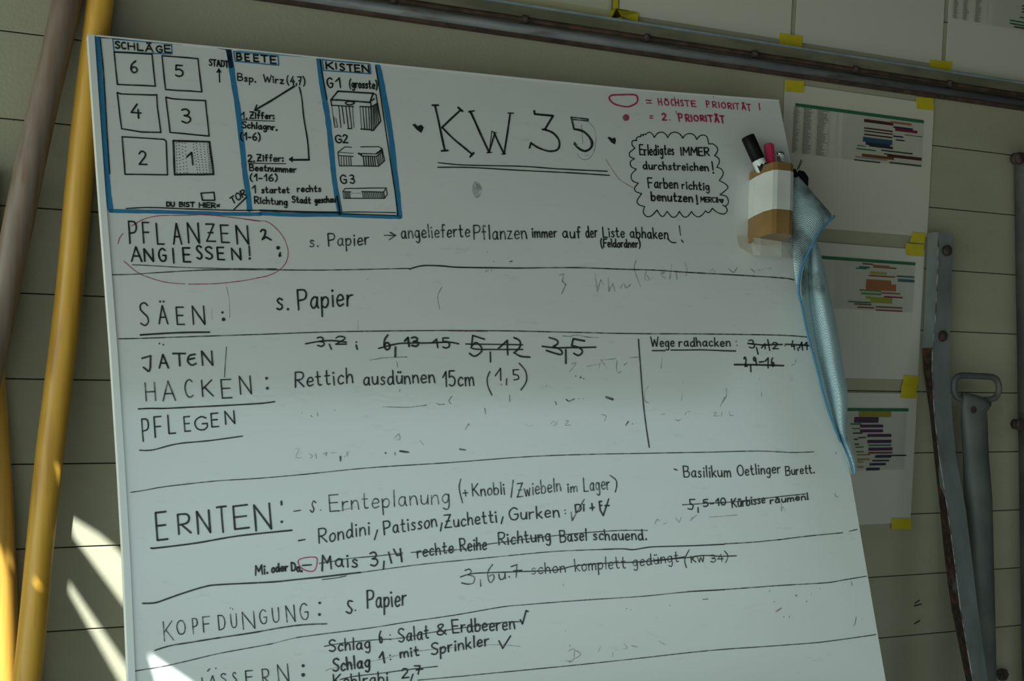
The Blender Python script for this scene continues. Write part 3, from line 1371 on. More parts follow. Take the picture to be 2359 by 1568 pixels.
l 2080,860 2110,890
l 2150,870 2260,850
i f 1.8
o 600 400 3.92
l 2030,885 2060,868
d 2085,872 7
l 880,1330 882,1400
d 968,953 6
d 930,1118 5
s 1640,1020 1600,1110 1620,1220
i v 5
s 1935,80 1980,110 1990,170 1950,210 1925,150 1935,80
s 1950,100 1970,140 1955,180 1945,130
o 600 800 3.92
i f 2
l 985,115 1100,95 1320,85
d 1320,88 6
l 1230,130 1240,175
d 375,590 5
l 455,615 465,625
l 515,590 518,618
d 672,566 6
l 1590,505 1615,515 1665,512
s 1730,440 1702,480 1720,510
l 2025,550 2035,600
l 2250,430 2252,490
l 1260,380 1255,400
l 1105,535 1340,542 1500,520
i g 3
d 1130,953 9
l 1215,950 1217,968
i g 4
l 1260,935 1338,946
l 722,985 724,1022
i f 4
l 1800,918 1850,925
i v 2.4
s 310,920 350,915 320,990 370,995
s 440,960 470,980 450,1000
l 500,960 505,1000
s 570,960 600,950 590,980
l 640,950 680,950
l 780,940 790,980
l 760,990 800,940
s 1210,820 1250,780 1260,830 1230,830
l 1440,840 1475,880
l 1850,740 1880,690 1890,700
l 700,1480 860,1440
o 1200 800 3.92
i g 5
l 770,448 828,468
i g 2.6
l 948,702 970,668
d 1007,690 5
d 495,258 6
d 540,270 9
d 567,282 6
s 410,470 435,485 480,465
l 312,490 320,515
i f 1.8
d 520,462 5
d 560,462 5
s 870,120 862,190 880,230 905,215
l 930,160 960,140
l 705,190 715,140
s 780,190 720,110
l 730,115 860,100
l 985,92 1060,88
s 1150,355 1120,400 1120,480 1155,500
s 1855,370 1855,440 1800,530
l 1800,530 1840,450
s 1395,650 1420,662 1440,650
i v 2
l 1270,605 1300,600
s 1480,610 1500,580 1530,580
s 1740,590 1770,590 1740,618 1790,615
l 1810,618 1815,585
l 1880,580 1890,615 1920,612
s 730,605 770,620 755,665
s 270,690 300,660 310,700 290,705
l 320,700 330,665
s 400,660 430,665 400,700 450,700
s 40,690 70,710 110,700
l 1460,400 1450,480
s 460,150 500,140 440,220
l 600,170 700,150
l 1275,95 1265,190
i f 1.6
d 1990,285 4
d 2155,285 5
l 2172,405 2174,440
d 1462,320 4
d 228,345 5
o 1760 1168 3.92
i f 2
d 292,797 10
d 385,850 6
d 508,735 5
l 100,850 88,858
l 225,980 232,996
l 790,675 798,705
s 832,990 825,1040 812,1070
l 432,775 424,790
d 180,990 6
d 50,755 6
i redf 1.4
l 105,945 155,905
i f 1.6
o 1760 800 3.92
l 635,1320 648,1340
l 650,1345 672,1350
d 648,950 8
d 655,960 6
d 430,185 5
s 290,110 275,150 250,160
l 240,270 242,300
l 256,255 258,300
i v 2.4
s 160,1410 155,1480 170,1440 190,1480
o 1200 1168 3.92
s 1210,150 1230,110 1250,120
s 1300,110 1330,130 1290,150
l 1400,100 1430,135 1450,90
s 1530,120 1590,70 1540,100
l 1700,90 1950,70
i f 2
d 1345,885 6
l 1645,832 1690,828
d 1220,1002 5
d 403,1118 5
d 955,915 6
d 992,925 5
d 442,1248 6
l 380,690 385,712
i v 2.4
s 430,1300 480,1280 470,1390 400,1385
s 490,1290 540,1330 440,1390
l 700,1300 720,1260
l 830,1310 830,1350
s 930,1230 960,1270 920,1280
s 1000,1250 1050,1260
l 1250,1210 1300,1240
i redf 1.4
l 2310,940 2352,915
P pen_mark
i k 2
o 600 400 3.92
d 2108,792 4
d 2050,705 4
l 2250,795 2275,788
o 0 1168 3.92
l 1155,880 1168,872
o 1760 1168 3.92
d 977,790 4
"""

# ------------------------------------------------------------------ setting
def build_wall():
    V, Fc, FM = [], [], []
    x0, x1, g, dp, ch = -1.5, 2.09, 0.0006, 0.006, 0.0007
    zs = [1.7839 + 0.1 * k for k in range(2, -18, -1)]
    prof = []
    for z in zs:
        prof += [(z + g + ch, 0.0, 0), (z + g, ch, 0), (z + g, dp, 1), (z - g, dp, 1), (z - g, ch, 0), (z - g - ch, 0.0, 0)]
    for z, y, _ in prof: V += [(x0, y, z), (x1, y, z)]
    for i in range(len(prof) - 1):
        Fc.append((2 * i, 2 * i + 1, 2 * i + 3, 2 * i + 2)); FM.append(1 if i % 6 in (1, 2, 3) else 0)
    n = len(V)
    bv, bf = box(x0, x1, 0.012, 0.06, 0, 2.048)
    V += bv; Fc += [tuple(i + n for i in f) for f in bf]; FM += [0] * 6
    return struct(mesh_obj('wall_back', V, Fc, None, mats=[M_WALL, M_GROOVE], fmat=FM))
wall = build_wall()
v, f = box(-9, 9, -14, 0.06, -0.1, 0)
struct(mesh_obj('floor', v, f, M_FLOOR))

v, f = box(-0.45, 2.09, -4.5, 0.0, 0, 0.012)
struct(mesh_obj('floor', v, f, M_BOUNCE_CUT))  # added dark slab, cuts the light bounced up onto the wall

ROOF_Z = 2.05
def roof_hole(points):
    """where the sun ray through a point below crosses the roof"""
    out = []
    for p in points:
        t = (ROOF_Z - p.z) / -SUN_DIR.z
        q = p - SUN_DIR * t
        out.append((q.x, q.y))
    return out
wp = lambda pts, off=0.0: [on_wall(x, y, off) for x, y in pts]
streak_holes = [  # gaps shaped so that sun falls only in the traced streaks
    wp([(160, 1188), (179, 1199), (230, 1230), (268, 1262), (286, 1284), (290, 1400), (222, 1308), (168, 1235)]),
    wp([(158, 1338), (220, 1428), (300, 1545), (300, 1600), (274, 1566), (160, 1366)]),
    wp([(116, 1452), (134, 1480), (124, 1480), (112, 1458)]),
    wp([(36, 1326), (49, 1350), (54, 1372), (44, 1368)]),
    wp([(-60, 1170), (-5, 1250), (12, 1290), (19, 1330), (22, 1400), (26, 1600), (-60, 1600)], 0.035),
    [on_board(x, y) for x, y in [(342, 1504), (430, 1564), (520, 1626), (520, 1660), (380, 1660), (362, 1570)]],
]
def build_roof():
    cu = bpy.data.curves.new('roof outline', 'CURVE'); cu.dimensions = '2D'; cu.fill_mode = 'BOTH'
    for poly in [[(-1.5, -ROOF_Y), (2.14, -ROOF_Y), (2.14, 0.06), (-1.5, 0.06)]] + [roof_hole(h) for h in streak_holes]:
        sp = cu.splines.new('POLY'); sp.points.add(len(poly) - 1); sp.use_cyclic_u = True
        for p, q in zip(sp.points, poly): p.co = (q[0], q[1], 0, 1)
    cu.extrude = 0.001
    tmp = bpy.data.objects.new('roof outline', cu); COL.objects.link(tmp)
    bpy.context.view_layer.update()
    me = bpy.data.meshes.new_from_object(tmp.evaluated_get(bpy.context.evaluated_depsgraph_get()))
    bpy.data.objects.remove(tmp)
    o = bpy.data.objects.new('sun_mask_roof', me); COL.objects.link(o)  # unseen roof added to mask the sun, with streak-shaped gaps
    o.location = (0, 0, ROOF_Z); me.materials.clear(); me.materials.append(M_BLOCKER)
    return struct(o)
ROOF_Y = 1.48
build_roof()
v, f = box(2.09, 2.14, -1.2, 0.0, 0, ROOF_Z - 0.01)
struct(mesh_obj('added_shade_right', v, f, M_BLOCKER))  # added unseen panel that darkens the right side
v, f = box(-0.6, 6.0, -4.6, -4.5, 0, 2.3)     # added unseen panel, keeps sun off the ground in front
struct(mesh_obj('added_shade_front', v, f, M_BLOCKER))

# scuffs on the siding, part of the wall
def wall_marks(strokes, mat, name, off=0.0006):
    V, Fc = [], []
    for w, pts in strokes:
        rv, rf = ribbon(pts, w); n = len(V)
        V += [on_wall(x, y, off) for x, y in rv]; Fc += [tuple(i + n for i in q) for q in rf]
    return mesh_obj(name, V, Fc, mat, wall)
M_SCUFF = plain('dark scuff', (0.03, 0.03, 0.03), 0.8)
wall_marks([(3, [(2108, 1389), (2118, 1382)]), (3.5, [(2107, 1395), (2122, 1391)]), (3.5, [(2107, 1436), (2119, 1429)]), (2, [(31, 277), (33, 274)])], M_SCUFF, 'scuff_mark')

# ------------------------------------------------------------------ rail across the wall
M_RAIL_PAINT = noise_mix('olive painted steel', (0.10, 0.105, 0.065), (0.16, 0.16, 0.10), 12, 0.55, stretch=(1, 4, 4), bump=0.05)
M_RUST = noise_mix('rusty steel', (0.028, 0.017, 0.013), (0.085, 0.045, 0.03), 45, 0.85, lo=0.35, hi=0.7, bump=0.3)
M_TUBE = noise_mix('blue grey steel', (0.10, 0.115, 0.12), (0.15, 0.165, 0.17), 14, 0.5, stretch=(1, 4, 4), c3=(0.07, 0.05, 0.035), s3=20, lo3=0.58, hi3=0.75)
M_LIP = noise_mix('bare zinc edge', (0.22, 0.30, 0.34), (0.32, 0.40, 0.44), 30, 0.4, metal=0.3)
M_BOLT = noise_mix('rusty bolt head', (0.02, 0.014, 0.013), (0.055, 0.034, 0.028), 160, 0.8, bump=0.3)
rail_ref = lambda y: on_wall(1760, y).z
zt, za, zb, zc, zd = rail_ref(103), rail_ref(127), rail_ref(138), rail_ref(141), rail_ref(166)
rail = thing('steel_rail', (0.5, 0, zc), 'long rusty steel rail bolted across the wall above the whiteboard', 'rail')
RX0, RX1 = 0.30, 2.085
v, f = box(RX0, RX1, -0.012, 0.0, za, zt - 0.002); mesh_obj('upper_flange', v, f, M_RAIL_PAINT, rail)
v, f = box(RX0, RX1, -0.016, 0.0, zt - 0.002, zt + 0.001); o = mesh_obj('top_lip', v, f, M_LIP, rail); o['label'] = 'pale bare metal top edge'
v, f = tube([(RX0 + (RX1 - RX0) * t / 40, -0.011, (za + zb) / 2 + 0.0004 * math.sin(t * 1.7)) for t in range(41)], (za - zb) / 2, 10)
mesh_obj('ridge', v, f, M_RUST, rail, True)['label'] = 'rust brown ridge'
prof = [(0.0, zc), (-0.013, zc - 0.0008), (-0.018, zc - 0.004), (-0.0195, (zc + zd) / 2), (-0.018, zd + 0.005), (-0.013, zd + 0.0015), (0.0, zd)]
V = [(x, y, z) for y, z in prof for x in (RX0, RX1)]
mesh_obj('lower_channel', V, [(2 * i, 2 * i + 2, 2 * i + 3, 2 * i + 1) for i in range(len(prof) - 1)] + [tuple(range(0, 14, 2))[::-1], tuple(range(1, 14, 2))], M_TUBE, rail, True)
v, f = box(RX0, RX1, -0.014, 0, zd - 0.0025, zd + 0.0012); mesh_obj('bottom_edge', v, f, M_RUST, rail)
for x, y in ((910, 2), (1213, 47), (1494, 90), (1742, 127), (1975, 162), (2192, 192)):
    p = on_wall(x, y, 0.018)
    z_ = (za + zb) / 2
    b1 = dome((p.x, -0.010, z_), (0, -1, 0), 0.0078, 0.004, 6, 3)
    b2 = dome((p.x, -0.013, z_), (0, -1, 0), 0.0058, 0.0075, 14, 4)
    mesh_obj('bolt', *join(b1, b2), M_BOLT, rail, True)

# ------------------------------------------------------------------ charts and papers on the wall
M_FILM = plain('laminated paper', (0.50, 0.51, 0.43), 0.22)
M_FILM2 = plain('laminated paper pale', (0.50, 0.51, 0.45), 0.28)
def wrinkled_film(name, c):
    m, n, l, b = nodes(name)
    b.inputs['Base Color'].default_value = (*c, 1); b.inputs['Roughness'].default_value = 0.28
    tc = n.new('ShaderNodeTexCoord'); nz = n.new('ShaderNodeTexNoise'); nz.inputs['Scale'].default_value = 28; nz.inputs['Detail'].default_value = 3
    l.new(tc.outputs['Object'], nz.inputs['Vector'])
    bp = n.new('ShaderNodeBump'); bp.inputs['Strength'].default_value = 0.12; bp.inputs['Distance'].default_value = 0.002
    l.new(nz.outputs[0], bp.inputs['Height']); l.new(bp.outputs[0], b.inputs['Normal'])
    return m
M_FILMW = wrinkled_film('wrinkled laminated paper', (0.50, 0.505, 0.42))
M_FILM_EDGE = plain('clear film border', (0.40, 0.40, 0.24), 0.25)
M_PRINT = plain('printed grey', (0.13, 0.14, 0.12), 0.5)
M_GRID = plain('printed grid line', (0.36, 0.385, 0.34), 0.4)
CC = {'green': (0.02, 0.115, 0.055), 'lgreen': (0.07, 0.17, 0.06), 'maroon': (0.055, 0.015, 0.012), 'salmon': (0.26, 0.10, 0.07), 'navy': (0.014, 0.02, 0.045),
      'crimson': (0.14, 0.012, 0.03), 'blue': (0.02, 0.06, 0.10), 'dark': (0.02, 0.02, 0.02), 'brown': (0.12, 0.045, 0.02), 'grey': (0.16, 0.17, 0.17),
      'orange': (0.24, 0.095, 0.035), 'teal': (0.03, 0.10, 0.12), 'yellow': (0.28, 0.24, 0.05), 'red': (0.18, 0.04, 0.03), 'lime': (0.21, 0.23, 0.03),
      'olive': (0.22, 0.20, 0.02), 'purple': (0.055, 0.02, 0.06), 'ochre': (0.22, 0.15, 0.03)}
CM = {k: plain('printed ' + k, c, 0.45) for k, c in CC.items()}

def rect_xz(x0, z0, x1, z1, off):
    return [(x0, -off, z0), (x1, -off, z0), (x1, -off, z1), (x0, -off, z1)]
def paper(x0, z0, w, h, mat, label, off=0.0022, group=None, name='paper_sheet', rot=0.0):
    v, f = box(x0, x0 + w, -off, -off + 0.0006, z0, z0 + h)
    if rot:
        c = Vector((x0 + w, 0, z0 + h)); m = Matrix.Rotation(rot, 4, 'Y')
        v = [c + m @ (Vector(p) - c) for p in v]
    t = thing(name, (x0 + w / 2, 0, z0), label, 'paper', group)
    mesh_obj('sheet', v, f, mat, t)
    return t
def crop(ox, oy): return lambda x, y: (ox + x / 3.92, oy + y / 3.92)
def chart(parent, cr_, header, bars, grid, cols, text, off=0.0031):
    """spreadsheet print: green header bar, table text, fine grid, coloured bars"""
    parent = parent.children[0]                      # printed on the sheet
    def R(x0, y0, x1, th, o_):
        a = on_wall(*cr_(x0, y0), o_); b = on_wall(*cr_(x1, y0 + 0.1 * (x1 - x0)), o_); c = on_wall(*cr_(x0, y0 + th), o_)
        return rect_xz(a.x, c.z, b.x, a.z, o_)
    if header:
        mesh_obj('header_bar', R(*header, off + .0001), [(0, 1, 2, 3)], CM['green'], parent)['label'] = 'green header bar'
    gx0, gy0, gx1, gy1, nx, ny = grid
    a, b, c = on_wall(*cr_(gx0, gy0), off), on_wall(*cr_(gx1, gy0 + 0.1 * (gx1 - gx0)), off), on_wall(*cr_(gx0, gy1), off)
    V, Fc = [], []
    def q(x0, z0, x1, z1):
        n = len(V); V.extend(rect_xz(x0, z0, x1, z1, off)); Fc.append((n, n + 1, n + 2, n + 3))
    t = 0.00016
    for i in range(nx + 1):
        x = a.x + (b.x - a.x) * i / nx; q(x - t, c.z, x + t, a.z)
    for i in range(ny + 1):
        z = c.z + (a.z - c.z) * i / ny; q(a.x, z - t, b.x, z + t)
    for cx0, cx1 in cols:
        xa = on_wall(*cr_(cx0, gy0), off).x; xb = on_wall(*cr_(cx1, gy0), off).x
        for i in range(ny + 1):
            z = c.z + (a.z - c.z) * i / ny; q(xa, z - t * .7, xb, z + t * .7)
        q(xa - t, c.z, xa + t, a.z)
    mesh_obj('printed_grid', V, Fc, M_GRID, parent)
    if text:
        V, Fc = [], []
        for cx0, cx1 in text:
            xa = on_wall(*cr_(cx0, gy0), off).x; xb = on_wall(*cr_(cx1, gy0), off).x
            for i in range(ny):
                z = c.z + (a.z - c.z) * (i + 0.5) / ny; x = xa; end = xa + (xb - xa) * random.uniform(.45, 1)
                while x < end:
                    wd = random.uniform(0.0012, 0.004); h = (a.z - c.z) / ny * 0.24
                    n = len(V); V += rect_xz(x, z - h, min(x + wd, end), z + h, off); Fc.append((n, n + 1, n + 2, n + 3)); x += wd + 0.0008
        mesh_obj('table_text', V, Fc, M_PRINT, parent)
    V, Fc, FM, mats = [], [], [], []
    for i, (x0, y0, x1, th, col) in enumerate(bars):
        n = len(V); V += R(x0, y0, x1, th, off + 0.00012 + 0.00001 * i); Fc.append((n, n + 1, n + 2, n + 3))
        if CM[col] not in mats: mats.append(CM[col])
        FM.append(mats.index(CM[col]))
    mesh_obj('chart_bars', V, Fc, None, parent, mats=mats, fmat=FM)

c5, c6, c7 = crop(1760, 0), crop(1760, 400), crop(1760, 800)
tr, br = on_wall(2150, 240), on_wall(2137, 546)
p1 = paper(tr.x - 0.302, br.z, 0.302, tr.z - br.z, M_FILMW, 'uppermost laminated planting chart below the rail, with dark red, blue and brown bars', group='planting charts taped to the wall')
chart(p1, c5, (285, 930, 1447, 30), [
    (905, 1073, 1168, 28, 'maroon'), (1143, 1092, 1335, 18, 'salmon'), (1170, 1138, 1345, 16, 'navy'), (1185, 1156, 1385, 24, 'crimson'), (905, 1148, 1163, 13, 'maroon'),
    (905, 1175, 1163, 11, 'maroon'), (905, 1205, 1160, 13, 'maroon'), (1270, 1212, 1430, 9, 'lgreen'), (1168, 1222, 1258, 12, 'navy'), (895, 1234, 1160, 44, 'blue'),
    (1190, 1256, 1270, 11, 'navy'), (920, 1280, 1140, 26, 'navy'), (950, 1300, 1165, 22, 'dark'), (840, 1308, 915, 8, 'green'), (835, 1335, 1010, 11, 'green'),
    (1058, 1350, 1343, 11, 'dark'), (1085, 1383, 1160, 9, 'dark'), (885, 1386, 1175, 26, 'brown'), (1115, 1388, 1425, 28, 'maroon'), (825, 1410, 1110, 10, 'grey'),
    (815, 1436, 1050, 11, 'dark'), (1135, 1460, 1420, 12, 'dark')], (715, 1020, 1445, 1430, 58, 32), [(268, 700), (360, 372), (480, 492), (590, 602), (665, 672)],
    [(272, 330), (365, 445), (490, 590)])
tr2, br2 = on_wall(2128, 576), on_wall(2111, 874)
p2 = paper(tr2.x - 0.302, br2.z, 0.302, tr2.z - br2.z, M_FILM2, 'middle laminated planting chart on the wall, with orange and lime green bars', group='planting charts taped to the wall')
chart(p2, c6, (400, 733, 1367, 28), [
    (890, 806, 985, 12, 'brown'), (985, 823, 1135, 25, 'orange'), (1135, 845, 1198, 12, 'red'), (830, 846, 930, 11, 'green'), (860, 834, 955, 15, 'teal'), (960, 882, 1110, 22, 'yellow'),
    (945, 912, 1185, 12, 'red'), (1200, 918, 1360, 14, 'teal'), (1210, 948, 1360, 26, 'teal'), (925, 953, 1150, 95, 'orange'), (1150, 1000, 1195, 60, 'orange'), (865, 1044, 1060, 13, 'lgreen'),
    (880, 1072, 1060, 16, 'lgreen'), (1060, 1070, 1230, 11, 'red'), (1085, 1104, 1253, 12, 'crimson'), (920, 1104, 965, 24, 'lime'), (965, 1112, 1160, 52, 'lime'), (760, 1148, 965, 11, 'green'),
    (815, 1168, 970, 12, 'brown'), (845, 1198, 995, 12, 'brown'), (1010, 1195, 1250, 12, 'brown'), (1010, 1224, 1250, 12, 'red')], (655, 785, 1362, 1215, 56, 32), [(420, 655), (590, 600)], [(420, 500)])
tr3, br3 = on_wall(2111, 906), on_wall(2097, 1203)
p3 = paper(tr3.x - 0.302, br3.z, 0.302, tr3.z - br3.z, M_FILM2, 'lowest laminated planting chart on the wall, with stepped purple bars', group='planting charts taped to the wall')
chart(p3, c7, (500, 545, 1302, 28), [
    (860, 575, 1150, 52, 'olive'), (817, 628, 1035, 52, 'purple'), (780, 685, 880, 12, 'green'), (870, 697, 1075, 26, 'purple'), (795, 728, 870, 9, 'green'), (870, 740, 1075, 26, 'purple'),
    (805, 768, 890, 11, 'dark'), (935, 782, 1150, 26, 'purple'), (850, 809, 920, 10, 'dark'), (812, 824, 850, 11, 'dark'), (935, 835, 1150, 28, 'purple'), (818, 867, 860, 11, 'dark'),
    (945, 877, 1150, 12, 'blue'), (825, 895, 900, 10, 'green'), (945, 904, 1160, 28, 'purple'), (832, 937, 900, 10, 'green'), (945, 945, 1160, 14, 'crimson'), (840, 964, 960, 11, 'ochre'),
    (1150, 970, 1285, 12, 'dark'), (1010, 972, 1150, 14, 'dark'), (1000, 985, 1150, 12, 'navy'), (845, 1004, 955, 14, 'ochre'), (980, 1016, 1130, 13, 'navy'), (850, 1030, 900, 10, 'ochre'),
    (955, 1044, 1100, 22, 'navy'), (850, 1074, 900, 12, 'ochre'), (925, 1087, 1045, 24, 'navy')], (650, 575, 1287, 1110, 50, 38), [], [])

bl, brr = on_wall(1424, 40), on_wall(1818, 94)
pb = paper(bl.x, brr.z, brr.x - bl.x, 0.2145, M_FILM, 'blank pale paper sheet above the rail, between two vertical seams', group='papers above the rail')
bl, brr = on_wall(1829, 104), on_wall(2166, 150)
pc = paper(bl.x, brr.z, brr.x - bl.x, 0.2145, M_FILM, 'blank paper sheet above the rail, left of the top right chart', group='papers above the rail')
bl = on_wall(2176, 158)
pd = paper(bl.x, bl.z - .002, 0.302, 0.2145, M_FILM, 'paper chart cut off at the top right corner above the rail', group='papers above the rail')
chart(pd, c5, None, [(2330, 45, 2700, 12, 'crimson'), (2330, 72, 2700, 12, 'crimson'), (2330, 100, 2700, 12, 'maroon'), (2220, 175, 2700, 13, 'green'), (2220, 203, 2700, 13, 'green'), (2310, 150, 2700, 12, 'green'), (2258, 234, 2700, 12, 'dark')],
      (2090, -240, 2760, 232, 52, 42), [(1722, 2090), (1810, 1812), (1925, 1930), (2035, 2045)], [(1730, 1775), (1818, 1870), (1930, 1985)])
# laminated sheet at the left end of the row: white print inside a wide clear film
brr = on_wall(1405, 41)
pa = paper(brr.x - 0.302, brr.z, 0.302, 0.2145, M_FILM_EDGE, 'laminated sheet with wide clear border at the left end above the rail', group='papers above the rail')
mesh_obj('inner_print', rect_xz(brr.x - 0.30, brr.z + 0.0215, brr.x - 0.0125, brr.z + 0.2, 0.0030), [(0, 1, 2, 3)], M_FILM2, pa)
mesh_obj('inner_border', rect_xz(brr.x - 0.30, brr.z + 0.0100, brr.x - 0.0045, brr.z + 0.21, 0.0026), [(0, 1, 2, 3)], plain('cream print border', (0.42, 0.43, 0.32), 0.3), pa)

M_TAPE = noise_mix('yellow tape', (0.42, 0.36, 0.012), (0.50, 0.43, 0.02), 30, 0.45)
def tape(quads, label, off=0.0036):
    t = thing('yellow_tape', on_wall(*quads[0][0], 0), label, 'tape', 'yellow tape pieces')
    for j, qd in enumerate(quads):
        P = [on_wall(x, y, off + .0004 * j) for x, y in qd]
        V = P + [p + Vector((0, 0.0005, 0)) for p in P]
        mesh_obj('strip', V, [(0, 1, 2, 3), (7, 6, 5, 4), (0, 4, 5, 1), (1, 5, 6, 2), (2, 6, 7, 3), (3, 7, 4, 0)], M_TAPE, t)
tape([[(1414, -60), (1425, -60), (1424, 24), (1413, 24)], [(1406, 22), (1420, 19), (1471, 29), (1469, 55), (1438, 49), (1406, 45)]], 'yellow tape on the seam at the left, holding the first sheet above the rail')
tape([[(1796, 76), (1849, 83), (1847, 110), (1795, 104)]], 'yellow tape bridging two blank sheets above the middle of the rail')
tape([[(2143, 137), (2193, 142), (2190, 165), (2142, 160)]], 'yellow tape at the corner of the top right chart, on the rail edge')
tape([[(1810, 183), (1853, 187), (1851, 213), (1808, 210)]], 'yellow tape on the upper left corner of the uppermost chart')
tape([[(2111, 223), (2150, 226), (2151, 254), (2112, 250)]], 'yellow tape on the upper right corner of the uppermost chart')
tape([[(2102, 534), (2132, 537), (2130, 561), (2097, 558)]], 'yellow tape on the lower right corner of the uppermost chart')
tape([[(2086, 560), (2129, 563), (2127, 590), (2088, 587)]], 'yellow tape on the upper right corner of the middle chart', 0.0042)
tape([[(2083, 864), (2117, 865), (2118, 876), (2114, 888), (2079, 888)]][:0] or [[(2083, 864), (2118, 866), (2114, 888), (2079, 888)]], 'yellow tape on the lower right corner of the middle chart')
tape([[(2078, 887), (2113, 886), (2111, 917), (2075, 916)]], 'yellow tape on the upper right corner of the lowest chart', 0.0042)
tape([[(2055, 1193), (2099, 1194), (2098, 1219), (2054, 1219)]], 'yellow tape on the lower right corner of the lowest chart')

# ------------------------------------------------------------------ poles at the left
def wood(name, c1, c2, c3):
    return noise_mix(name, c1, c2, 9, 0.42, stretch=(14, 14, 0.8), lo=0.3, hi=0.7, c3=c3, s3=6, lo3=0.56, hi3=0.72, bump=0.06)
M_YELLOW = wood('yellow varnished wood', (0.50, 0.28, 0.030), (0.62, 0.36, 0.05), (0.40, 0.20, 0.03))
M_GREYW = wood('weathered grey brown wood', (0.125, 0.092, 0.065), (0.20, 0.155, 0.118), (0.16, 0.085, 0.045))
M_BROWNW = wood('amber varnished wood', (0.40, 0.22, 0.03), (0.52, 0.31, 0.06), (0.30, 0.15, 0.03))
def pole(a, b, r, mat, label, ztop):
    d = (b - a) / (b.z - a.z)
    top = a + d * (ztop - a.z); bot = a + d * (0.014 - a.z)
    pts = [bot + (top - bot) * (i / 30) + Vector((0.0012 * math.sin(i * .9), 0, 0)) for i in range(31)]
    t = thing('wooden_pole', bot, label, 'pole')
    v, f = tube(pts + [top + Vector((0, 0, .006))], [r * (1 + .015 * math.sin(i * 1.3)) for i in range(31)] + [r * .6], 24)
    mesh_obj('shaft', v, f, mat, t, True)
pole(on_wall(229, 0, 0.022), on_wall(60, 1568, 0.056), 0.0157, M_YELLOW, 'yellow wooden pole leaning behind the top left corner of the whiteboard', 1.80)
pole(on_wall(153, 0, 0.022), on_wall(-18, 800, 0.053), 0.0166, M_GREYW, 'weathered grey brown wooden pole leaning at the far top left', 1.76)
pole(on_wall(-25, 830, 0.0185), on_wall(17, 1568, 0.0185), 0.0168, M_BROWNW, 'amber pole at the left edge, sunlit at its bottom, crossing behind the yellow pole', 1.52)

# ------------------------------------------------------------------ whiteboard
L_EDGE = [(204, 80), (226, 400), (256, 800), (273, 1070), (286, 1300), (297, 1568)]
T_EDGE = [(204, 80), (600, 118.6), (1200, 180), (1475, 207), (1794, 231)]
R_EDGE = [(1794, 231), (1826, 395), (1947.5, 1027), (1972, 1168), (2040.6, 1568)]
def extend(uv):
    (u0, v0), (u1, v1) = uv[-2], uv[-1]
    vb = -(BO.z - 0.016) / BV.z
    return uv + [(u1 + (u0 - u1) / (v0 - v1) * (vb - v1) * .3, vb)]
Luv = extend([buv(on_board(*p)) for p in L_EDGE]); Ruv = extend([buv(on_board(*p)) for p in R_EDGE]); Tuv = [buv(on_board(*p)) for p in T_EDGE]
outline = Luv[::-1] + Tuv[1:-1] + Ruv
board = thing('whiteboard', bpt(0.5, Luv[-1][1], 0), 'large leaning whiteboard covered in handwritten German work plans', 'whiteboard')
n = len(outline)
V = [bpt(u, v_, 0) for u, v_ in outline] + [bpt(u, v_, -0.008) for u, v_ in outline]
mesh_obj('panel', V, [tuple(range(n))[::-1], tuple(range(n, 2 * n))] + [(i, (i + 1) % n, (i + 1) % n + n, i + n) for i in range(n)], M_BOARD, board)
def edge_strip(name, line, w, side, lift=0.0016):
    V, Fc = [], []
    for i, (u, v_) in enumerate(line):
        du, dv = (w, 0) if side == 'l' else (0, -w)
        V += [bpt(u - (0.0008 if side == 'l' else 0), v_ + (0.0006 if side == 't' else 0), -0.0085), bpt(u - (0.0008 if side == 'l' else 0), v_ + (0.0006 if side == 't' else 0), lift), bpt(u + du, v_ + dv, lift), bpt(u + du, v_ + dv, 0.00005)]
    for i in range(len(line) - 1):
        for k in range(3): Fc.append((4 * i + k, 4 * i + k + 1, 4 * i + k + 5, 4 * i + k + 4))
    Fc += [(0, 3, 2, 1), tuple(4 * (len(line) - 1) + k for k in range(4))]
    o = mesh_obj(name, V, Fc, M_TRIM, board); o['label'] = 'pale edge strip'
edge_strip('edge_trim', Luv, 0.0062, 'l')
edge_strip('edge_trim', Tuv, 0.0015, 't', 0.0006)

PART_LABEL = {'blue_border': 'blue marker frame round three note columns', 'priority_legend': 'legend written in red marker', 'title_writing': 'large black title with two hearts', 'reminder_bubble': 'cloud shaped outline with a reminder inside'}
for name, inks in parse_ink(INK_TEXT):
    V, Fc, FM, mats = [], [], [], []
    for k, (pv, pf) in inks.items():
        n = len(V); V += [on_board(x, y, LIFT[k]) for x, y in pv]
        Fc += [tuple(i + n for i in q) for q in pf]; FM += [len(mats)] * len(pf); mats.append(INK[k])
    o = mesh_obj(name, V, Fc, None, board, mats=mats, fmat=FM)
    if name in PART_LABEL: o['label'] = PART_LABEL[name]
    if name in ('smudge', 'pen_mark'): o['kind'] = 'stuff'

# ------------------------------------------------------------------ pen holder and pens
M_CARD = noise_mix('taped brown cardboard', (0.18, 0.11, 0.038), (0.27, 0.17, 0.065), 14, 0.25, lo=0.3, hi=0.7, bump=0.08)
M_LABEL = noise_mix('white paper under tape', (0.50, 0.53, 0.50), (0.64, 0.68, 0.65), 9, 0.25, bump=0.15)
M_CLEAR = plain('clear tape', (0.46, 0.46, 0.37), 0.15, alpha=0.5)
HOFF = 0.024
hc_t, hc_b = buv(on_board(1783, 388, HOFF)), buv(on_board(1779, 551, HOFF))
holder = thing('pen_holder', bpt(hc_b[0], hc_b[1], 0), 'brown cardboard pen holder with white paper band taped to the whiteboard', 'pen holder')
HS = [(-0.0275, 0.0004), (-0.0283, 0.016), (-0.0255, 0.034), (-0.0185, 0.045), (-0.012, 0.0475), (0.012, 0.0475), (0.0205, 0.044), (0.0265, 0.031), (0.028, 0.016), (0.0272, 0.0004)]
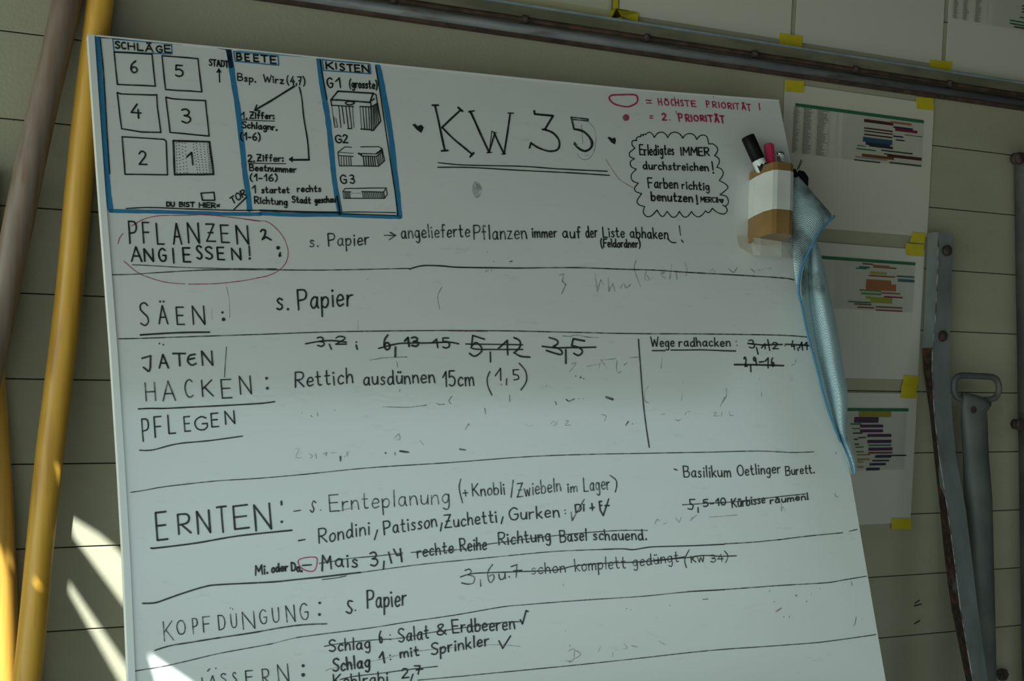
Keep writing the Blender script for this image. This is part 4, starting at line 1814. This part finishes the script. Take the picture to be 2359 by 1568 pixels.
def hpoint(k, t, grow=0.0, inner=0.0):
    a, d = HS[k]
    cu_, cd_ = 0.0, 0.024
    a *= 0.92
    L = math.hypot(a - cu_, d - cd_); s = (L + grow - inner) / L
    u = hc_t[0] + (hc_b[0] - hc_t[0]) * t + cu_ + (a - cu_) * s
    v_ = hc_t[1] + (hc_b[1] - hc_t[1]) * t
    return bpt(u, v_, max(0.0003, cd_ + (d - cd_) * s))
def hshell(t0, t1, grow, inner=None, steps=1):
    V, Fc, K = [], [], len(HS)
    for i in range(steps + 1):
        V += [hpoint(k, t0 + (t1 - t0) * i / steps, grow) for k in range(K)]
    for i in range(steps):
        for k in range(K):
            Fc.append((i * K + k, (i + 1) * K + k, (i + 1) * K + (k + 1) % K, i * K + (k + 1) % K))
    if inner:
        n = len(V); V += [hpoint(k, t0, grow, inner) for k in range(K)] + [hpoint(k, t1 - .03, grow, inner) for k in range(K)]
        for k in range(K):
            j = (k + 1) % K
            Fc += [(k, j, n + j, n + k), (n + k, n + j, n + K + j, n + K + k)]
        Fc.append(tuple(range(n + K, n + 2 * K))); Fc.append(tuple((steps * K + k) for k in range(K)))
    return V, Fc
o = mesh_obj('tube', *hshell(0, 1, 0, 0.0016, 4), M_CARD, holder); o['label'] = 'brown cardboard tube'
o = mesh_obj('paper_band', *hshell(0.115, 0.665, 0.0006), M_LABEL, holder); o['label'] = 'white paper band'
P2 = [[(1697, 541, .001), (1728, 546, .004), (1752, 549, .046), (1800, 556, .05), (1825, 561, .03), (1834, 563, .001)], [(1702, 568, .001), (1735, 588, .002), (1752, 588, .02), (1800, 592, .02), (1824, 594, .01), (1834, 596, .001)]]
mesh_obj('tape_strip', [on_board(*p) for r in P2 for p in r], [(i, i + 1, i + 7, i + 6) for i in range(5)], M_CLEAR, holder)['label'] = 'clear tape across the foot'

M_BLACKP = noise_mix('black plastic', (0.005, 0.006, 0.0055), (0.008, 0.009, 0.0085), 40, 0.45, spec=0.10)
M_WHITEP = plain('white plastic', (0.60, 0.66, 0.64), 0.3)
M_REDP = plain('red plastic cap', (0.42, 0.025, 0.08), 0.4)
M_CHROME = plain('chrome', (0.6, 0.62, 0.62), 0.15, metal=1.0)
def rod(name, parent, p0, p1, r, mat, n=20, taper=1.0, ribs=0):
    P = [p0, p0 + (p1 - p0) * .03, p0 + (p1 - p0) * .97, p1]
    v, f = tube(P, [r * .9, r, r * taper, r * taper * .9], n)
    if ribs:
        c = [(P[i // n]) for i in range(len(v))]
        v = [ci + (vi - ci) * (1.0 if i % 2 else .93) for i, (vi, ci) in enumerate(zip(v, c))]
    return mesh_obj(name, v, f, mat, parent, not ribs)
PO = 0.022
a, b = on_board(1722, 314, PO), on_board(1747, 369, PO)
d = (b - a)
mk = thing('whiteboard_marker', b + d * 1.0, 'thick black marker tilted left in the pen holder', 'marker')
rod('cap', mk, a, b, 0.0098, M_BLACKP, 8)['label'] = 'black cap'
barrel = rod('barrel', mk, b - d * .02, b + d * 1.25, 0.0094, M_WHITEP); barrel['label'] = 'white barrel with black print'
bx = d.normalized(); side = (R_ - bx * R_.dot(bx)).normalized(); frn = -bx.cross(side).normalized()
if frn.dot(F_) > 0: frn = -frn
lab = []
for i in range(9):
    an = -0.75 + 1.9 * i / 8
    lab.append((b + (side * math.sin(an) + frn * math.cos(an)) * 0.0097, 0.16 + 0.10 * abs(math.sin(i * 1.1)), 0.62 if i < 7 else .5))
V = [p + d * s for p, s, e_ in lab] + [p + d * e_ for p, s, e_ in lab]
mesh_obj('print', V, [(i, i + 1, i + 10, i + 9) for i in range(8)], M_BLACKP, barrel)
a, b = on_board(1771, 333, PO), on_board(1775, 384, PO); d = b - a
mk = thing('whiteboard_marker', b + d * 1.2, 'red capped marker standing in the middle of the pen holder', 'marker')
rod('cap', mk, a, b + d * .12, 0.0072, M_REDP, 24, ribs=1)['label'] = 'ribbed red cap'
rod('barrel', mk, b + d * .12, b + d * 1.5, 0.0068, M_WHITEP)
a, b = on_board(1796, 353, PO - .002), on_board(1800, 386, PO - .002); d = b - a
mk = thing('ballpoint_pen', b + d * 1.5, 'white and silver pen at the right of the pen holder', 'pen')
rod('barrel', mk, a + d * .15, b + d * 2, 0.0068, M_WHITEP)
rod('end_cap', mk, a, a + d * .18, 0.0066, M_CHROME)['label'] = 'silver end'
rod('clip', mk, on_board(1793, 360, .030), on_board(1800, 392, .030), 0.0022, M_CHROME, 8)
rod('grip_mark', mk, on_board(1799, 374, .0275), on_board(1801, 390, .0275), 0.004, M_BLACKP, 10)

# ------------------------------------------------------------------ cloth and the clip that holds it
def cloth_material():
    m, n, l, b = nodes('blue microfibre cloth')
    tc = n.new('ShaderNodeTexCoord')
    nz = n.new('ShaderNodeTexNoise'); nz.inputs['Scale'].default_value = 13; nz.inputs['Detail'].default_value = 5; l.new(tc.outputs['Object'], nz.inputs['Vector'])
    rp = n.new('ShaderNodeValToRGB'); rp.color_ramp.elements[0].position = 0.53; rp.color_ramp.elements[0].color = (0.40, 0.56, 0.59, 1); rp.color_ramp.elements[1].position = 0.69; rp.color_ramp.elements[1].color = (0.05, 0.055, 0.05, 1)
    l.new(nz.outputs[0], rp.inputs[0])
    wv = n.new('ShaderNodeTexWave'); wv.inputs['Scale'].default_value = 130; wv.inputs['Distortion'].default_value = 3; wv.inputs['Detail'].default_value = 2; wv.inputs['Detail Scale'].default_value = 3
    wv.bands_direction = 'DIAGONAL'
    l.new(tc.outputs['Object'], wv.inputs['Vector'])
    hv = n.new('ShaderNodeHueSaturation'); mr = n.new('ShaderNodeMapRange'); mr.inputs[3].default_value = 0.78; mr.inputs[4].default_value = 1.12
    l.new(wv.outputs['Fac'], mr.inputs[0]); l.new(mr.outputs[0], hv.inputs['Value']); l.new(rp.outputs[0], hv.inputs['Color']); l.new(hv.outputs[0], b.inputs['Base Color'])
    bp = n.new('ShaderNodeBump'); bp.inputs['Strength'].default_value = 0.5; bp.inputs['Distance'].default_value = 0.001
    l.new(wv.outputs['Fac'], bp.inputs['Height']); l.new(bp.outputs[0], b.inputs['Normal'])
    b.inputs['Roughness'].default_value = 0.95; b.inputs['Specular IOR Level'].default_value = 0.1
    return m
M_CLOTH = cloth_material()
M_HEM = plain('blue hem', (0.06, 0.20, 0.34), 0.85)
cloth = thing('cleaning_cloth', on_board(1925, 1095, 0.0), 'light blue microfibre cloth hanging from a clip on the right edge of the whiteboard', 'cloth')
def sheet(name, rows, parent, mat=M_CLOTH, th=0.0016):
    K = len(rows[0]); V = [on_board(*p) for r in rows for p in r]
    Fc = [(i * K + k, (i + 1) * K + k, (i + 1) * K + k + 1, i * K + k + 1) for i in range(len(rows) - 1) for k in range(K - 1)]
    o = mesh_obj(name, V, Fc, mat, parent, True)
    s = o.modifiers.new('thickness', 'SOLIDIFY'); s.thickness = th; s.offset = 0
    subsurf(o, 2)
    return o
fl = [(402, 1830, 1836), (416, 1828, 1848), (430, 1827, 1862), (447, 1826, 1876), (464, 1825, 1891), (481, 1825, 1906), (497, 1825, 1921), (510, 1824, 1910), (525, 1824, 1897), (543, 1824, 1883), (562, 1825, 1872), (584, 1826, 1861), (612, 1828, 1849), (642, 1832, 1843), (676, 1838.5, 1842), (694, 1844, 1846)]
rows = []
for y, a, b in fl:
    w_ = (b - a) / 96
    skew = 0.0
    rows.append([(a + (b - a) * t, y, 0.020 + 0.012 * math.sin(t * 3.1) * w_ + 0.006 * t * w_ + (0.010 if y > 560 else 0.010 * (y - 400) / 160)) for t in (0, .25, .5, .75, 1)])
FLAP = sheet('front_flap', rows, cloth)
bk = [(540, 1855, 1862, 1870, 1877), (580, 1860, 1867, 1878, 1891), (640, 1843, 1864, 1880, 1904), (700, 1846, 1868, 1892, 1918), (760, 1858, 1876, 1905, 1931), (800, 1868, 1884, 1912, 1937), (850, 1882, 1895, 1918, 1944),
      (900, 1894, 1907, 1930, 1954), (925, 1901, 1912, 1934, 1955), (960, 1913, 1920, 1936, 1950), (985, 1921, 1927, 1937, 1949), (1005, 1930, 1935, 1941, 1953), (1022, 1937, 1941, 1946, 1959), (1050, 1950, 1954, 1960, 1967), (1075, 1958, 1962, 1967, 1972), (1093, 1961, 1964, 1968, 1971)]
rows = []
for y, A, B, C_, D2 in bk:
    s = min(1, (D2 - A) / 60)
    rows.append([(A, y, 0.020 * s + .003), (A * .3 + B * .7, y, 0.014 * s + .001), (B, y, 0.002 * s + .001), (B * .7 + C_ * .3, y, 0.014 * s), (C_, y, 0.033 * s), (C_ * .4 + D2 * .6, y, 0.028 * s), (D2, y, 0.006 * s), (D2 - 5 * s, y + 1, -0.012 * s)])
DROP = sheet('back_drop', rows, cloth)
def hem(pts, r, part):
    P = smooth([(p[0], p[1]) for p in pts]); 
    offs = smooth([(p[2], 0) for p in pts])
    v, f = tube([on_board(x, y, o_[0]) for (x, y), o_ in zip(P, offs)], r, 8)
    mesh_obj('hem', v, f, M_HEM, part, True)['label'] = 'darker blue stitched hem'
hem([(1922, 498, .042), (1903, 516, .042), (1882, 543, .042), (1861, 585, .038), (1847, 613, .035), (1841, 645, .033), (1840, 676, .032), (1845, 694, .032)], .0019, FLAP)
hem([(1845, 694, .030), (1858, 760, .031), (1868, 800, .031), (1882, 850, .031), (1894, 900, .031), (1913, 960, .022), (1930, 1003, .014), (1936, 1018, .01)], .0014, DROP)
hem([(1938, 1000, .02), (1950, 1034, .018), (1962, 1070, .014), (1966, 1092, .008)], .0010, DROP)

clip = thing('binder_clip', on_board(1838, 430, 0), 'black binder clip with a silver wire handle on the right edge of the whiteboard', 'clip')
cb = [(1823, 389), (1832, 388), (1838, 398), (1838, 408), (1826, 409)]
V = [on_board(x, y, .008) for x, y in cb] + [on_board(x, y, .024) for x, y in cb]
o = mesh_obj('jaw', V, [(0, 1, 2, 3, 4)[::-1], (5, 6, 7, 8, 9)] + [(i, (i + 1) % 5, (i + 1) % 5 + 5, i + 5) for i in range(5)], M_BLACKP, clip); bevel(o, .001)
v, f = tube([on_board(x, y, o_) for x, y, o_ in ((1838, 396, .012), (1846, 402, .010), (1854, 412, .006), (1859, 427, .0))], [.003, .0062, .0058, .002], 12)
mesh_obj('spine', v, f, M_BLACKP, clip, True)
v, f = tube([on_board(x, y, .022) for x, y in ((1832, 402), (1837, 388), (1843, 374), (1845, 368), (1848, 369), (1846, 374), (1841, 385), (1835, 400))], .0008, 8)
mesh_obj('wire_handle', v, f, M_CHROME, clip, True)['label'] = 'silver wire loop'

# ------------------------------------------------------------------ steel things at the right
M_GALV = noise_mix('galvanised steel', (0.13, 0.155, 0.16), (0.24, 0.275, 0.28), 22, 0.42, metal=0.3, stretch=(1, 1, .5), lo=0.3, hi=0.7, c3=(0.07, 0.035, 0.015), s3=24, lo3=0.60, hi3=0.67, rough2=0.9)
M_WORN_HIGHLIGHT = noise_mix('worn steel with highlight', (0.05, 0.03, 0.02), (0.24, 0.27, 0.27), 60, 0.5, lo=0.40, hi=0.58)
M_RUSTF = noise_mix('rusted flange', (0.008, 0.006, 0.005), (0.085, 0.034, 0.011), 95, 0.9, lo=0.42, hi=0.68, c3=(0.10, 0.11, 0.105), s3=16, lo3=0.60, hi3=0.68)
M_TOOL = noise_mix('dull grey tool steel', (0.07, 0.082, 0.078), (0.115, 0.128, 0.12), 12, 0.6, metal=0.15, c3=(0.05, 0.03, 0.02), s3=18, lo3=0.66, hi3=0.74)
iron = thing('angle_iron', on_wall(2150, 534, 0.0), 'galvanised angle iron with rusty edge standing by the taped charts', 'angle iron')
sec = [(534, 2137, 2163, 2196, .006, .030, .030), (640, 2133, 2160, 2192, .006, .030, .030), (740, 2128, 2155, 2189, .006, .031, .031), (800, 2124, 2149, 2187, .008, .034, .034), (850, 2127, 2148, 2188, .012, .040, .039), (950, 2142, 2153, 2193, .022, .052, .050),
       (1050, 2152, 2164, 2203, .034, .066, .064), (1168, 2165, 2183, 2225, .048, .082, .080), (1300, 2178, 2201, 2241, .062, .098, .096), (1400, 2192, 2213, 2253, .074, .110, .108), (1568, 2226, 2242, 2276, .092, .130, .128)]
front, back = [], []
for y, xl, xr, xR, ol, orr, oR in sec:
    front.append([on_wall(xl, y + 2, ol), on_wall(xr, y, orr), on_wall(xR, y + 4, oR)])
last = [2 * front[-1][k] - front[-2][k] for k in range(3)]
dz = [front[-1][k] - front[-2][k] for k in range(3)]
front.append([front[-1][k] + dz[k] * ((front[-1][k].z - 0.015) / -dz[k].z) for k in range(3)])
sh = Vector((0.0008, 0.0034, 0))
V = []
for a, b, c in front: V += [a, b, c, c + sh, b + sh + Vector((.0015, 0, 0)), a + Vector((.003, .0008, 0))]
FL, FR, FX = [], [], []
for i in range(len(front) - 1):
    o_ = 6 * i
    FL += [(o_, o_ + 1, o_ + 7, o_ + 6), (o_ + 5, o_, o_ + 6, o_ + 11)]
    FR += [(o_ + 1, o_ + 2, o_ + 8, o_ + 7), (o_ + 2, o_ + 3, o_ + 9, o_ + 8)]
    FX += [(o_ + 3, o_ + 4, o_ + 10, o_ + 9), (o_ + 4, o_ + 5, o_ + 11, o_ + 10)]
cap = [(0, 1, 4, 5), (1, 2, 3, 4)]; e6 = 6 * (len(front) - 1); cap += [tuple(e6 + k for k in q)[::-1] for q in cap]
mesh_obj('front_face', V, FR + FX + cap, M_GALV, iron)
v, f = tube([a_[1] + Vector((0, .0006, 0)) for a_ in front], .0011, 8)  # pale strip: ridge wear plus a highlight put into its colour
mesh_obj('worn_edge_highlight', v, f, M_WORN_HIGHLIGHT, iron, True)['label'] = 'pale worn edge with painted highlight'
up = [q for q in FL if q[0] < 6 * 3]; lo_ = [q for q in FL if q[0] >= 6 * 3]
mesh_obj('side_flange', V, up, M_GALV, iron)
mesh_obj('side_flange', V, lo_, M_RUSTF, iron)['label'] = 'rust brown side flange'
for x, y in ((2184, 577), (2174, 774)):
    p = on_wall(x, y, .036); p0 = Vector((p.x, -.029, p.z))
    v, f = join(tube([p0, p0 + Vector((0, -.005, 0))], .0075, 14), dome(p0 + Vector((0, -.005, 0)), (0, -1, 0), .0092, .006, 14, 4))
    mesh_obj('bolt', v, f, M_BOLT, iron, True)

spade = thing('garden_spade', on_wall(2250, 925, 0.03), 'grey steel tool handle with flat loop grip behind the angle iron', 'garden tool')
SO = 0.045
loop = [(2212, 865), (2250, 866), (2284, 868), (2296, 875), (2301, 890), (2299, 906), (2290, 917), (2270, 921), (2240, 921), (2214, 919), (2203, 911), (2198, 895), (2200, 876)]
L3 = [on_wall(x, y, SO) for x, y in loop]
sm = []
N = len(L3)
for i in range(N):
    a, b, c, d = (L3[(i + k) % N] for k in (-1, 0, 1, 2))
    for k in range(4):
        t = k / 4
        sm.append(0.5 * (2 * b + (c - a) * t + (2 * a - 5 * b + 4 * c - d) * t * t + (3 * b - a - 3 * c + d) * t ** 3))
v, f = tube(sm, 0.0052, 12, True)
mesh_obj('grip', v, f, M_TOOL, spade, True)['label'] = 'loop grip'
sh_pts = [(2249, 919, .046, .034), (2247, 930, .047, .031), (2244, 945, .048, .0265), (2244, 970, .048, .0255), (2248, 1050, .050, .0245), (2253, 1150, .053, .0235), (2258, 1300, .058, .0225), (2266, 1568, .066, .0215)]
P3 = [on_wall(x, y, o_) for x, y, o_, r in sh_pts]; RR = [r for *_, r in sh_pts]
dd = P3[-1] - P3[-2]; P3.append(P3[-1] + dd * ((P3[-1].z - .016) / -dd.z)); RR.append(.021)
v, f = tube(P3, RR, 24)
v = [Vector((q.x, P3[i // 24].y + (q.y - P3[i // 24].y) * (.35 if i // 24 < 3 else .6 if i // 24 < 5 else .9), q.z)) for i, q in enumerate(v)]
mesh_obj('shaft', v, f, M_TOOL, spade, True)
p = on_wall(2253, 945, .066)
mesh_obj('rivet', *dome((p.x, P3[2].y - .0092, p.z), (0, -1, 0), .0062, .002, 14, 3), M_BOLT, spade, True)

bar = thing('steel_bar', on_wall(2362, 345, 0), 'dark rusty steel bar with bolts, cut off by the right edge of the picture', 'bar')
M_OXID = noise_mix('dark oxidised steel', (0.035, 0.038, 0.04), (0.065, 0.068, 0.06), 8, 0.7, c3=(0.035, 0.02, 0.013), s3=15)
B0, B1 = on_wall(2362, 352, .022), on_wall(2374, 1150, .026)
dB = B1 - B0
v, f = tube([B0, B0 + dB * .02, B0 + dB * .5, B0 + dB * ((B0.z - .014) / -dB.z)], [.017, .0185, .018, .018], 20)
mesh_obj('shaft', v, f, M_OXID, bar, True)
for y, r in ((364, .0105), (978, .0095)):
    p = on_wall(2352, y, .045)
    mesh_obj('bolt', *join(tube([(p.x, -.030, p.z), (p.x, -.042, p.z)], r * .9, 14), dome((p.x, -.042, p.z), (0, -1, 0), r, .006, 14, 4)), M_BOLT, bar, True)
p = on_wall(2306, 1552, .006)
kn = thing('wall_bolt', Vector((p.x, 0, p.z)), 'dark bolt head sticking out of the wall at the bottom right corner', 'bolt')
mesh_obj('head', *join(tube([(p.x, 0.0, p.z), (p.x, -.006, p.z)], .006, 12), tube([(p.x, -.006, p.z), (p.x, -.014, p.z)], .0105, 6)), M_BOLT, kn)
